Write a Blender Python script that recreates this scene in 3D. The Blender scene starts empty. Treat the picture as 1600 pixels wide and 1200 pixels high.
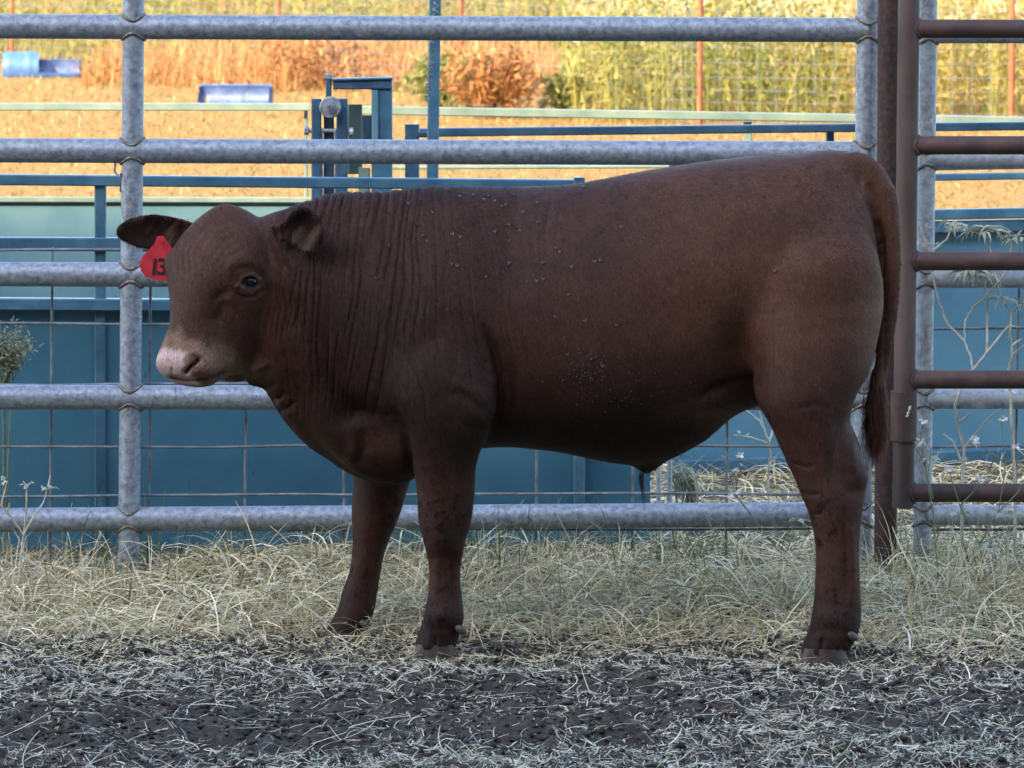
import bpy, bmesh, math, random
import numpy as np
from mathutils import Vector, Matrix

# ------------------------------------------------------------------ camera, world, sun, exposure
F, YH, CAMZ = 7000.0, -80.0, 1.5            # focal length and horizon in photo pixels (1600 wide), eye height in m
scene = bpy.context.scene
C = scene.collection
cam_d = bpy.data.cameras.new('camera')
cam = bpy.data.objects.new('camera', cam_d)
C.objects.link(cam)
cam.location = (0, 0, CAMZ)
cam.rotation_euler = (math.pi/2, 0, 0)
cam_d.sensor_width = 36.0
cam_d.lens = F/1600*36.0
cam_d.shift_y = -(600-YH)/1600
cam_d.clip_start = 0.1
cam_d.clip_end = 3000
scene.camera = cam
cam_d.dof.use_dof = True
cam_d.dof.focus_distance = 9.6
cam_d.dof.aperture_fstop = 18

SUN_EL, SUN_AZ = math.radians(28), math.radians(33)      # low sun behind the camera, to the left
sun_vec = Vector((-math.sin(SUN_AZ)*math.cos(SUN_EL), -math.cos(SUN_AZ)*math.cos(SUN_EL), math.sin(SUN_EL)))
world = bpy.data.worlds.new('World')
scene.world = world
world.use_nodes = True
wn = world.node_tree.nodes
bg = wn['Background']
sky = wn.new('ShaderNodeTexSky')
sky.sky_type = 'NISHITA'
sky.sun_disc = False
sky.sun_elevation = SUN_EL
sky.sun_rotation = math.atan2(sun_vec.x, sun_vec.y)
sky.air_density = 1.0
sky.dust_density = 1.8
world.node_tree.links.new(sky.outputs[0], bg.inputs[0])
bg.inputs[1].default_value = 0.15
sun_d = bpy.data.lights.new('sun', 'SUN')
sun_d.energy = 2.0
sun_d.angle = math.radians(0.53)
sun_d.color = (1.0, 0.80, 0.52)
sun = bpy.data.objects.new('sun', sun_d)
C.objects.link(sun)
sun.rotation_euler = sun_vec.to_track_quat('Z', 'Y').to_euler()
vs = scene.view_settings
vs.view_transform = 'Standard'
vs.look = 'None'
vs.gamma = 1.0
vs.use_curve_mapping = False
vs.exposure = 2.55
scene.cycles.max_bounces = 6
scene.cycles.diffuse_bounces = 3
scene.cycles.transparent_max_bounces = 4
scene.cycles.use_denoising = True
scene.cycles.denoising_prefilter = 'ACCURATE'

rng = np.random.default_rng(7)
random.seed(7)

# ------------------------------------------------------------------ helpers
def P(x, y, Y):
    """A point Y metres from the camera, from its place in the photograph."""
    return Vector(((x-800.0)*Y/F, Y, CAMZ-(y-YH)*Y/F))
def ground_px(Y):
    return YH + F*CAMZ/Y

def tag(o, label=None, cat=None, group=None, kind=None):
    if label: o['label'] = label
    if cat: o['category'] = cat
    if group: o['group'] = group
    if kind: o['kind'] = kind
    return o
def empty(name, loc, label, cat, group=None):
    o = bpy.data.objects.new(name, None)
    o.location = loc
    o.empty_display_size = 0.1
    C.objects.link(o)
    return tag(o, label, cat, group)
def link(name, me, mat=None, parent=None, smooth=True):
    o = bpy.data.objects.new(name, me)
    C.objects.link(o)
    if mat is not None:
        me.materials.append(mat)
    if smooth and len(me.polygons):
        me.polygons.foreach_set('use_smooth', np.ones(len(me.polygons), dtype=bool))
    if parent is not None:
        o.parent = parent
        o.matrix_parent_inverse = Matrix.Translation(-parent.location) if parent.parent is None else Matrix.Identity(4)
    return o
def mesh_np(name, V, Fq, cols=None):
    """Mesh from arrays; Fq is an (n,k) array or a list of such arrays. cols: per-vertex rgb"""
    if not isinstance(Fq, list): Fq = [Fq]
    me = bpy.data.meshes.new(name)
    V = np.asarray(V, dtype=np.float32)
    me.vertices.add(len(V)); me.vertices.foreach_set('co', V.ravel())
    idx = np.concatenate([f.ravel() for f in Fq]).astype(np.int32)
    tot = np.concatenate([np.full(len(f), f.shape[1], dtype=np.int32) for f in Fq])
    st = np.concatenate([[0], np.cumsum(tot)[:-1]]).astype(np.int32)
    me.loops.add(len(idx)); me.loops.foreach_set('vertex_index', idx)
    me.polygons.add(len(tot)); me.polygons.foreach_set('loop_start', st)
    me.polygons.foreach_set('loop_total', tot)
    me.update(calc_edges=True)
    me.validate()
    if cols is not None:
        a = me.color_attributes.new('tint', 'FLOAT_COLOR', 'POINT')
        c4 = np.ones((len(V), 4), dtype=np.float32); c4[:, :3] = cols
        a.data.foreach_set('color', c4.ravel())
    return me

class MB:
    """Collects shapes into one mesh."""
    def __init__(s): s.v = []; s.f = []
    def add(s, v, f):
        b = len(s.v); s.v += [tuple(p) for p in v]; s.f += [tuple(i+b for i in q) for q in f]
    def tube(s, pts, r, n=10, caps=True, sy=1.0):
        pts = [Vector(p) for p in pts]
        rr = r if isinstance(r, (list, tuple)) else [r]*len(pts)
        base = len(s.v); prev = None
        for i, p in enumerate(pts):
            t = (pts[min(i+1, len(pts)-1)]-pts[max(i-1, 0)])
            t = t.normalized() if t.length > 1e-9 else Vector((0, 0, 1))
            if prev is None:
                a = Vector((0, 1, 0)) if abs(t.y) < .9 else Vector((1, 0, 0))
                u = t.cross(a).normalized()
            else:
                u = (prev-t*prev.dot(t)).normalized()
            prev = u; w = t.cross(u)
            for k in range(n):
                an = 2*math.pi*k/n
                s.v.append(tuple(p+(u*math.cos(an)+w*math.sin(an)*sy)*rr[i]))
        for i in range(len(pts)-1):
            for k in range(n):
                a, b = base+i*n+k, base+i*n+(k+1) % n
                s.f.append((a, b, b+n, a+n))
        if caps:
            s.f.append(tuple(base+k for k in range(n))[::-1])
            s.f.append(tuple(base+(len(pts)-1)*n+k for k in range(n)))
    def bar(s, p0, p1, h, d, up=Vector((0, 0, 1)), bev=0.003):
        """Square bar from p0 to p1: h along up, d across; edges bevelled."""
        p0, p1 = Vector(p0), Vector(p1)
        t = (p1-p0).normalized(); side = t.cross(up).normalized(); u = side.cross(t).normalized()
        b = min(bev, h*.3, d*.3)
        prof = [(-d/2+b, -h/2), (d/2-b, -h/2), (d/2, -h/2+b), (d/2, h/2-b), (d/2-b, h/2), (-d/2+b, h/2), (-d/2, h/2-b), (-d/2, -h/2+b)]
        base = len(s.v)
        for p in (p0, p1):
            for a, c in prof: s.v.append(tuple(p+side*a+u*c))
        for k in range(8):
            a, c = base+k, base+(k+1) % 8
            s.f.append((a, c, c+8, a+8))
        s.f.append(tuple(base+k for k in range(8))[::-1]); s.f.append(tuple(base+8+k for k in range(8)))
    def build(s, name, mat, parent=None, smooth=True, bevel=0):
        me = bpy.data.meshes.new(name)
        me.from_pydata(s.v, [], s.f)
        bm = bmesh.new(); bm.from_mesh(me)
        bmesh.ops.recalc_face_normals(bm, faces=bm.faces)
        if bevel: bmesh.ops.bevel(bm, geom=bm.edges[:], offset=bevel, segments=1, affect='EDGES')
        bm.to_mesh(me); bm.free()
        o = link(name, me, mat, parent, smooth)
        if smooth: me.set_sharp_from_angle(angle=math.radians(40))
        return o
def one_tube(name, pts, r, mat, parent, n=20):
    m = MB(); m.tube(pts, r, n); return m.build(name, mat, parent)
def one_bar(name, p0, p1, h, d, mat, parent, up=Vector((0, 0, 1))):
    m = MB(); m.bar(p0, p1, h, d, up); return m.build(name, mat, parent, smooth=False)

# ---- noise in numpy
def _hash(ix, iy, seed):
    h = (ix.astype(np.int64)*374761393 + iy.astype(np.int64)*668265263 + seed*974634777) & 0x7fffffff
    h = ((h ^ (h >> 13))*1274126177) & 0x7fffffff
    h = h ^ (h >> 16)
    return (h & 0xffff)/65535.0
def vnoise(x, y, seed=0):
    x = np.asarray(x, float); y = np.asarray(y, float)
    x, y = np.broadcast_arrays(x, y)
    ix = np.floor(x); iy = np.floor(y); fx = x-ix; fy = y-iy
    fx = fx*fx*(3-2*fx); fy = fy*fy*(3-2*fy)
    a = _hash(ix, iy, seed); b = _hash(ix+1, iy, seed); c = _hash(ix, iy+1, seed); d = _hash(ix+1, iy+1, seed)
    return a*(1-fx)*(1-fy)+b*fx*(1-fy)+c*(1-fx)*fy+d*fx*fy
def fbm(x, y, seed=0, o=4):
    r = 0; a = .5
    for i in range(o):
        r = r+a*vnoise(x*2**i, y*2**i, seed+i*17); a *= .5
    return r/(1-.5**o)
def sstep(a, b, x):
    t = np.clip((x-a)/(b-a), 0, 1); return t*t*(3-2*t)

# ------------------------------------------------------------------ materials
def new_mat(name):
    m = bpy.data.materials.new(name); m.use_nodes = True
    return m, m.node_tree.nodes, m.node_tree.links, m.node_tree.nodes['Principled BSDF']
def nd(ns, kind, **kw):
    n = ns.new('ShaderNode'+kind)
    for k, v in kw.items():
        if k.startswith('i_'): n.inputs[k[2:].replace('_', ' ')].default_value = v
        else: setattr(n, k, v)
    return n
def ramp(ns, stops, interp='LINEAR'):
    n = ns.new('ShaderNodeValToRGB'); n.color_ramp.interpolation = interp
    e = n.color_ramp.elements
    while len(e) < len(stops): e.new(0.5)
    for el, (p, c) in zip(e, stops):
        el.position = p; el.color = (*c, 1) if len(c) == 3 else c
    return n
def srgb(r, g, b):
    f = lambda c: ((c/255+.055)/1.055)**2.4 if c > 10 else c/255/12.92
    return (f(r), f(g), f(b))

def worn_mat(name, base, dark, light, rough=.5, metal=0.0, scale=30, spots=None, spot_lo=.62, stretch=(1, 1, 1), bump=.15, mid=(.35, .65), runs=None):
    """Painted or bare steel: two tones broken up by noise, plus blotches of a third colour."""
    m, ns, ls, b = new_mat(name)
    tc = nd(ns, 'TexCoord'); mp = nd(ns, 'Mapping'); mp.inputs['Scale'].default_value = stretch
    oi = nd(ns, 'ObjectInfo'); ls.new(tc.outputs['Object'], mp.inputs[0])
    sc = nd(ns, 'VectorMath', operation='SCALE'); ls.new(oi.outputs['Random'], sc.inputs['Scale']); sc.inputs[0].default_value = (7, 5, 3)
    ad = nd(ns, 'VectorMath', operation='ADD'); ls.new(mp.outputs[0], ad.inputs[0]); ls.new(sc.outputs[0], ad.inputs[1])
    n1 = nd(ns, 'TexNoise', i_Scale=scale, i_Detail=6, i_Roughness=.65); ls.new(ad.outputs[0], n1.inputs['Vector'])
    r1 = ramp(ns, [(mid[0], dark), (.5, base), (mid[1], light)]); ls.new(n1.outputs['Fac'], r1.inputs[0])
    out = r1.outputs[0]
    if spots:
        n2 = nd(ns, 'TexNoise', i_Scale=scale*.55, i_Detail=8, i_Roughness=.7, i_Distortion=.4); ls.new(ad.outputs[0], n2.inputs['Vector'])
        r2 = ramp(ns, [(spot_lo, (0, 0, 0)), (spot_lo+.05, (1, 1, 1))]); ls.new(n2.outputs['Fac'], r2.inputs[0])
        mx = nd(ns, 'MixRGB'); ls.new(r2.outputs[0], mx.inputs[0]); ls.new(out, mx.inputs[1]); mx.inputs[2].default_value = (*spots, 1)
        out = mx.outputs[0]
    if runs:                                              # scratches, drips and chips
        m2 = nd(ns, 'Mapping'); m2.inputs['Scale'].default_value = runs[1]; ls.new(ad.outputs[0], m2.inputs[0])
        n3 = nd(ns, 'TexNoise', i_Scale=runs[2], i_Detail=5, i_Roughness=.75, i_Distortion=.6); ls.new(m2.outputs[0], n3.inputs['Vector'])
        r3 = ramp(ns, [(runs[3], (0, 0, 0)), (runs[3]+.06, (1, 1, 1))]); ls.new(n3.outputs['Fac'], r3.inputs[0])
        mx3 = nd(ns, 'MixRGB'); ls.new(r3.outputs[0], mx3.inputs[0]); ls.new(out, mx3.inputs[1]); mx3.inputs[2].default_value = (*runs[0], 1)
        out = mx3.outputs[0]
    ls.new(out, b.inputs['Base Color'])
    b.inputs['Metallic'].default_value = metal
    rr = nd(ns, 'MapRange'); rr.inputs['To Min'].default_value = rough-.1; rr.inputs['To Max'].default_value = rough+.15
    ls.new(n1.outputs['Fac'], rr.inputs[0]); ls.new(rr.outputs[0], b.inputs['Roughness'])
    bp = nd(ns, 'Bump', i_Strength=bump, i_Distance=.004); ls.new(n1.outputs['Fac'], bp.inputs['Height']); ls.new(bp.outputs[0], b.inputs['Normal'])
    return m
M = {}
M['galv'] = worn_mat('galvanised', (.235, .27, .32), (.135, .16, .20), (.33, .37, .42), rough=.48, metal=.35, scale=75, spots=(.50, .53, .57), spot_lo=.64, runs=((.10, .11, .13), (1, 1, .5), 60, .62))
M['galv_pale'] = worn_mat('galvanised_pale', (.34, .38, .42), (.22, .25, .29), (.44, .47, .50), rough=.55, metal=.25, scale=60, spots=(.60, .62, .64), spot_lo=.60, runs=((.16, .17, .18), (1, 1, .4), 40, .60))
M['weld'] = worn_mat('weld_bead', (.16, .14, .12), (.07, .05, .035), (.30, .30, .29), rough=.6, metal=.3, scale=120, spots=(.20, .10, .04), spot_lo=.56)
M['rust'] = worn_mat('brown_primer', (.062, .032, .026), (.040, .022, .020), (.098, .054, .042), rough=.65, scale=14, spots=(.055, .038, .040), spot_lo=.60, bump=.1)
M['rust_worn'] = worn_mat('worn_brown_stile', (.066, .040, .033), (.042, .026, .022), (.118, .082, .070), rough=.65, scale=6, spots=(.07, .045, .042), spot_lo=.60, bump=.1, stretch=(1, 1, .35))
M['rust_dark'] = worn_mat('rusted_post', (.040, .022, .018), (.018, .011, .010), (.085, .038, .026), rough=.8, scale=90, bump=.5)
M['blue'] = worn_mat('blue_sheet', (.042, .145, .215), (.033, .118, .182), (.060, .172, .238), rough=.42, scale=3.2, spots=(.075, .165, .215), spot_lo=.64, bump=.03, runs=((.028, .075, .105), (1, 1, .35), 14, .64))
M['blue_skylit'] = worn_mat('blue_sheet_skylit', (.075, .19, .265), (.060, .165, .235), (.095, .215, .285), rough=.42, scale=3.2, spots=(.11, .22, .28), spot_lo=.66, bump=.03, runs=((.05, .12, .16), (1, 1, .35), 12, .65))  # same blue paint, lightened to stand for more skylight on the right wall
M['blue_bar'] = worn_mat('blue_bar', (.045, .125, .19), (.030, .090, .145), (.075, .17, .23), rough=.4, scale=9, spots=(.10, .065, .045), spot_lo=.66, bump=.05, runs=((.025, .07, .11), (.5, 1, 1), 40, .64))
M['blue_dark'] = worn_mat('dark_blue_steel', (.028, .075, .125), (.018, .05, .09), (.05, .11, .165), rough=.45, scale=14, spots=(.05, .04, .035), spot_lo=.68, bump=.08)
M['green'] = worn_mat('faded_green_paint', (.150, .205, .165), (.115, .165, .135), (.19, .245, .195), rough=.5, scale=8, spots=(.22, .13, .06), spot_lo=.68, bump=.06)
M['green_sheet'] = worn_mat('faded_teal_sheet', (.085, .185, .225), (.068, .155, .195), (.11, .215, .245), rough=.5, scale=4, spots=(.17, .22, .20), spot_lo=.66, bump=.04)
M['zinc'] = worn_mat('zinc_hardware', (.30, .32, .34), (.18, .19, .21), (.42, .44, .46), rough=.4, metal=.4, scale=60)
M['wire'] = worn_mat('wire_steel', (.16, .18, .19), (.09, .10, .11), (.24, .26, .27), rough=.5, metal=.4, scale=25)
M['tpost'] = worn_mat('red_tpost', (.33, .085, .035), (.22, .055, .03), (.42, .13, .06), rough=.6, scale=14)
M['drum'] = worn_mat('blue_plastic', (.055, .135, .31), (.045, .11, .27), (.085, .175, .34), rough=.45, scale=5, spots=(.17, .25, .36), spot_lo=.64, bump=.03)
M['drum_in'] = worn_mat('blue_plastic_inside', (.05, .09, .22), (.03, .06, .16), (.10, .14, .26), rough=.5, scale=9, spots=(.30, .2, .1), spot_lo=.60, bump=.03)
M['shade_barn'] = worn_mat('shade_barn_boards', (.10, .08, .065), (.065, .05, .04), (.15, .125, .105), rough=.8, scale=3, stretch=(6, 6, .4))  # boards of the added shade building, kept dark to bounce little light
M['roof'] = worn_mat('shade_barn_roof', (.30, .31, .32), (.22, .22, .22), (.36, .37, .38), rough=.5, metal=.5, scale=3)

def tint_mat(name, rough=.75, trans=0.0, noise=0.0):
    """Material whose colour is each blade's or leaf's own."""
    m, ns, ls, b = new_mat(name)
    at = nd(ns, 'Attribute', attribute_name='tint')
    ls.new(at.outputs['Color'], b.inputs['Base Color'])
    b.inputs['Roughness'].default_value = rough
    b.inputs['Specular IOR Level'].default_value = .25
    if trans:
        tr = nd(ns, 'BsdfTranslucent'); ls.new(at.outputs['Color'], tr.inputs[0])
        mx = nd(ns, 'MixShader'); mx.inputs[0].default_value = trans
        ls.new(b.outputs[0], mx.inputs[1]); ls.new(tr.outputs[0], mx.inputs[2])
        ls.new(mx.outputs[0], ns['Material Output'].inputs[0])
    return m
M['straw'] = tint_mat('dry_blades', .7, .2)
M['leaf'] = tint_mat('leaves', .6, .25)
def plain(name, c, rough=.6, metal=0, noise=.25, scale=40):
    return worn_mat(name, c, tuple(x*(1-noise) for x in c), tuple(x*(1+noise) for x in c), rough=rough, metal=metal, scale=scale, bump=.1)
M['stem_pale'] = plain('pale_stem', (.46, .43, .34))
M['stem_green'] = plain('green_stem', (.14, .19, .11))
M['bark'] = plain('bark', (.10, .075, .055), .9, 0, .5, 12)
M['petal'] = plain('white_petal', (.75, .74, .76), .6, 0, .05)
M['feather'] = plain('feather', (.62, .60, .62), .7, 0, .15)

# ------------------------------------------------------------------ the ground: one sheet, fine where it is near
def axis(segs):
    out = []
    for a, b, n in segs: out += list(np.linspace(a, b, n, endpoint=False))
    return np.array(out+[segs[-1][1]])
gx = axis([(-900, -60, 6), (-60, -6, 10), (-6, -1.35, 24), (-1.35, 1.35, 430), (1.35, 6, 24), (6, 60, 10), (60, 900, 6)])
gy = axis([(-300, -30, 4), (-30, 6, 14), (6, 7.9, 12), (7.9, 9.75, 330), (9.75, 12, 60), (12, 20, 24), (20, 60, 40), (60, 200, 12), (200, 1500, 8)])
GX, GY = np.meshgrid(gx, gy)
HOOFPRINTS = [(random.uniform(-1.3, 1.3), random.uniform(7.9, 9.3), random.uniform(-.6, .6)) for _ in range(30)]
def ground_h(x, y):
    near = sstep(7.2, 8.0, y)*(1-sstep(10.5, 12.5, y))*(1-sstep(1.3, 2.5, np.abs(x)))
    wide = .030*(fbm(x*1.7, y*1.7, 3, 3)-.5)*(1-sstep(14, 22, y))
    soil = 1-sstep(9.35, 9.75, y)
    clod = .034*(fbm(x*11, y*8, 5, 4)-.5) + .022*np.maximum(0, vnoise(x*26, y*19, 9)-.5)*2
    for hx, hy, a_ in HOOFPRINTS:
        dx, dy = (x-hx)*math.cos(a_)+(y-hy)*math.sin(a_), -(x-hx)*math.sin(a_)+(y-hy)*math.cos(a_)
        q = np.sqrt((dx/.055)**2+(dy/.042)**2); wide = wide-.020*np.exp(-q**4)+.008*np.exp(-((q-1.35)/.3)**2)
    return near*(wide + clod*(.45+.55*soil))
GZ = ground_h(GX, GY)
nx, ny = len(gx), len(gy)
ii = np.arange(nx*ny).reshape(ny, nx)
quads = np.stack([ii[:-1, :-1], ii[:-1, 1:], ii[1:, 1:], ii[1:, :-1]], -1).reshape(-1, 4)
me = mesh_np('ground', np.stack([GX, GY, GZ], -1).reshape(-1, 3), quads)
m, ns, ls, b = new_mat('ground')
geo = nd(ns, 'NewGeometry'); sep = nd(ns, 'SeparateXYZ'); ls.new(geo.outputs['Position'], sep.inputs[0])
nz = nd(ns, 'TexNoise', i_Scale=2.5, i_Detail=6, i_Roughness=.6); ls.new(geo.outputs['Position'], nz.inputs['Vector'])
wob = nd(ns, 'Math', operation='MULTIPLY_ADD'); ls.new(nz.outputs['Fac'], wob.inputs[0]); wob.inputs[1].default_value = .7; ls.new(sep.outputs['Y'], wob.inputs[2])
soil_n = nd(ns, 'TexNoise', i_Scale=55, i_Detail=7, i_Roughness=.7); ls.new(geo.outputs['Position'], soil_n.inputs['Vector'])
soil_c = ramp(ns, [(.3, (.026, .021, .018)), (.55, (.064, .052, .043)), (.75, (.125, .105, .088))]); ls.new(soil_n.outputs['Fac'], soil_c.inputs[0])
lit_n = nd(ns, 'TexNoise', i_Scale=90, i_Detail=6, i_Roughness=.75); ls.new(geo.outputs['Position'], lit_n.inputs['Vector'])
lit_c = ramp(ns, [(.3, (.03, .026, .018)), (.5, (.085, .072, .046)), (.7, (.20, .17, .115))]); ls.new(lit_n.outputs['Fac'], lit_c.inputs[0])
fld_n = nd(ns, 'TexNoise', i_Scale=9, i_Detail=9, i_Roughness=.75); ls.new(geo.outputs['Position'], fld_n.inputs['Vector'])
fld_c = ramp(ns, [(.3, (.145, .078, .020)), (.5, (.255, .155, .045)), (.7, (.36, .245, .085))]); ls.new(fld_n.outputs['Fac'], fld_c.inputs[0])
r1 = nd(ns, 'MapRange'); r1.inputs['From Min'].default_value = 9.55+.35; r1.inputs['From Max'].default_value = 9.85+.35; ls.new(wob.outputs[0], r1.inputs[0])
r2 = nd(ns, 'MapRange'); r2.inputs['From Min'].default_value = 13; r2.inputs['From Max'].default_value = 16; ls.new(wob.outputs[0], r2.inputs[0])
mx1 = nd(ns, 'MixRGB'); ls.new(r1.outputs[0], mx1.inputs[0]); ls.new(soil_c.outputs[0], mx1.inputs[1]); ls.new(lit_c.outputs[0], mx1.inputs[2])
mx2 = nd(ns, 'MixRGB'); ls.new(r2.outputs[0], mx2.inputs[0]); ls.new(mx1.outputs[0], mx2.inputs[1]); ls.new(fld_c.outputs[0], mx2.inputs[2])
ls.new(mx2.outputs[0], b.inputs['Base Color']); b.inputs['Roughness'].default_value = .95; b.inputs['Specular IOR Level'].default_value = .15
bp = nd(ns, 'Bump', i_Strength=.6, i_Distance=.008); ls.new(soil_n.outputs['Fac'], bp.inputs['Height']); ls.new(bp.outputs[0], b.inputs['Normal'])
tag(link('ground', me, m), kind='structure')
def gz(x, y):
    return float(ground_h(np.array(float(x)), np.array(float(y))))

# ------------------------------------------------------------------ unseen building added behind the camera to shade the pen
def shade_barn():
    t = empty('shade_barn', (-6, -11, 0), 'long unseen board building added behind the viewer for its shade', 'shade_barn')
    x0, x1, y0, y1, ze, zr = -28, 18, -14, -1.2, 9.66, 13.0
    def box(name, a, c, mat):
        mb = MB(); (ax, ay, az), (cx, cy, cz) = a, c
        v = [(ax, ay, az), (cx, ay, az), (cx, cy, az), (ax, cy, az), (ax, ay, cz), (cx, ay, cz), (cx, cy, cz), (ax, cy, cz)]
        mb.add(v, [(0, 3, 2, 1), (4, 5, 6, 7), (0, 1, 5, 4), (1, 2, 6, 5), (2, 3, 7, 6), (3, 0, 4, 7)])
        return mb.build(name, mat, t, smooth=False)
    box('wall', (x0, y1-.2, 0), (x1, y1, ze-.25), M['shade_barn'])
    box('wall', (x0, y0, 0), (x1, y0+.2, ze-.25), M['shade_barn'])
    for x in (x0+.01, x1-.21): box('wall', (x, y0+.2, 0), (x+.2, y1-.2, ze-.25), M['shade_barn'])
    mb = MB(); ym = (y0+y1)/2
    prof = [(y1+.4, ze), (ym, zr), (y0-.4, ze), (y0-.4, ze-.2), (ym, zr-.2), (y1+.4, ze-.2)]
    v = [(x0-.5, y, z) for y, z in prof]+[(x1+.5, y, z) for y, z in prof]
    f = [(0, 1, 4, 5), (1, 2, 3, 4), (6, 11, 10, 7), (7, 10, 9, 8)]+[(k, (k+1) % 6, (k+1) % 6+6, k+6) for k in range(6)]
    mb.add(v, f); mb.build('roof', M['roof'], t, smooth=False)
shade_barn()

# ------------------------------------------------------------------ galvanised pipe panels
def weld_ring(parent, cx, Y, z, rh, rv, sgn):
    """Bead where an upright meets a rail: the curve of two crossing pipes."""
    mb = MB(); pts = []; rad = []
    for k in range(29):
        a = 2*math.pi*k/28
        y = rv*math.sin(a); zz = math.sqrt(max(rh*rh-y*y, 0))
        pts.append((cx+(rv+.0012)*math.cos(a), Y+(rv+.0012)*math.sin(a), z+sgn*(zz+.001))); rad.append(.0030+.0018*random.random())
    mb.tube(pts, rad, 6, caps=False)
    mb.build('weld', M['weld'], parent)
def pipe_panel(name, label, Yd, rails, posts, rh, rv, x_ends, mat_rail, mat_post, group):
    t = empty(name, P(posts[0][1], ground_px(Yd), Yd), label, 'pipe fence', group)
    for (ya, yb) in rails:
        one_tube('rail', [P(x_ends[0], ya, Yd), P(x_ends[1], yb, Yd)], rh, mat_rail, t, 24)
    for (xt, xb) in posts:
        one_tube('upright', [P(xt, -260, Yd), P(xb, ground_px(Yd)+12, Yd)], rv, mat_post, t, 24)
        for (ya, yb) in rails:
            k = (xt+xb)/2
            u = (k-x_ends[0])/(x_ends[1]-x_ends[0])
            if not -.05 < u < 1.05: continue
            yy = ya+(yb-ya)*min(max(u, 0), 1)
            xx = xt+(xb-xt)*(yy+260)/(ground_px(Yd)+272)
            p = P(xx, yy, Yd)
            for s in (1, -1): weld_ring(t, p.x, Yd, p.z, rh, rv, s)
    return t
YP = 10.57
pipe_panel('pipe_fence', 'long galvanised pipe panel of five rails behind the bull', YP,
           [(-155, -150), (39, 47), (233, 240), (427, 432), (620, 622), (816, 803)], [(211, 201), (1360, 1343)], .0290, .0258, (-500, 1356), M['galv'], M['galv'], 'galvanised pipe panels')
pipe_panel('pipe_fence', 'galvanised pipe panel behind the brown gate at the right edge', YP+.03,
           [(-150, -150), (52, 52), (248, 248), (434, 434), (623, 623), (805, 805)], [(1454, 1440), (2300, 2300)], .0240, .0210, (1448, 2300), M['galv_pale'], M['galv_pale'], 'galvanised pipe panels')

# post and gate
t = empty('gate_post', P(1389, ground_px(10.52), 10.52), 'dark rusted pipe post between the galvanised panel and the brown gate', 'post')
one_tube('pipe', [P(1391, -300, 10.5), P(1383, ground_px(10.5)+10, 10.5)], .0265, M['rust_dark'], t, 24)
mb = MB(); c0 = P(1391, -300, 10.5); mb.tube([c0, c0+Vector((0, 0, .012)), c0+Vector((0, 0, .02))], [.029, .029, .012], 20); mb.build('cap', M['rust_dark'], t)
YG = 10.37
t = empty('pipe_gate', P(1415, 793, YG), 'brown rusted pipe gate with sleeve hinge at the right edge', 'gate')
one_tube('stile', [P(1424, -300, YG), P(1411, 793, YG)], .0250, M['rust_worn'], t, 24)
for y in (-140, 45, 227, 408, 593, 770):
    a = P(1420, y, YG); one_tube('rail', [a, P(2300, y, YG)], .0216 if y > -100 else .022, M['rust'], t, 22)
    xx = 1424-13*(y+300)/1093
    p = P(xx, y, YG); mb = MB()
    pts = []
    for k in range(25):
        a = 2*math.pi*k/24; yy = .0216*math.cos(a); pts.append((p.x+math.sqrt(max(.025**2-yy*yy, 0))+.001, YG+yy, p.z+.0216*math.sin(a)))
    mb.tube(pts, .0042, 6, caps=False); mb.build('weld', M['rust'], t)
one_tube('sleeve', [P(1412.5, 611, YG), P(1411.5, 688, YG)], .0305, M['rust'], t, 24)
mb = MB()
p = P(1419, 645, YG-.031)
for k, (dx, dz) in enumerate([(0, 0), (.003, .008), (-.002, -.007), (.004, .013)]):
    mb.tube([p+Vector((dx-.002, 0, dz-.002)), p+Vector((dx+.002, -.002, dz+.002))], .0026, 6)
mb.build('grease_nipple', M['stem_pale'], t)
one_tube('stile', [P(2290, -300, YG), P(2290, 793, YG)], .0250, M['rust_worn'], t, 24)

# welded wire behind the panels
def wire_mesh(label, Yd, xs, ys, ytop, ybot, x0, x1, r=.0034):
    t = empty('wire_mesh', P((x0+x1)/2, ybot, Yd), label, 'wire mesh', 'welded wire on the pipe panels')
    for x in xs:
        j = [random.uniform(-2, 2) for _ in range(4)]
        one_tube('wire', [P(x+j[i]+(-.010)*(yy-400), yy, Yd) for i, yy in enumerate(np.linspace(ytop, ybot, 4))], r, M['wire'], t, 8)
    for y in ys:
        pts = []
        n = 14
        for k in range(n+1):
            x = x0+(x1-x0)*k/n
            pts.append(P(x, y+random.uniform(-1.6, 1.6)-(x-700)*.002, Yd-.006))
        one_tube('wire', pts, r, M['wire'], t, 8)
wire_mesh('rusty welded wire grid behind the long galvanised panel', YP+.045, [-380, -226, -72, 82, 236, 388, 541, 692, 842, 992, 1139, 1290], [388, 505, 600, 697, 773, 827, 882], 386, 905, -420, 1335)
wire_mesh('welded wire grid behind the galvanised panel at right', YP+.07, [1592, 1745, 1900, 2050], [515, 603, 699, 776, 829, 884], 386, 905, 1455, 2200)

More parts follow.
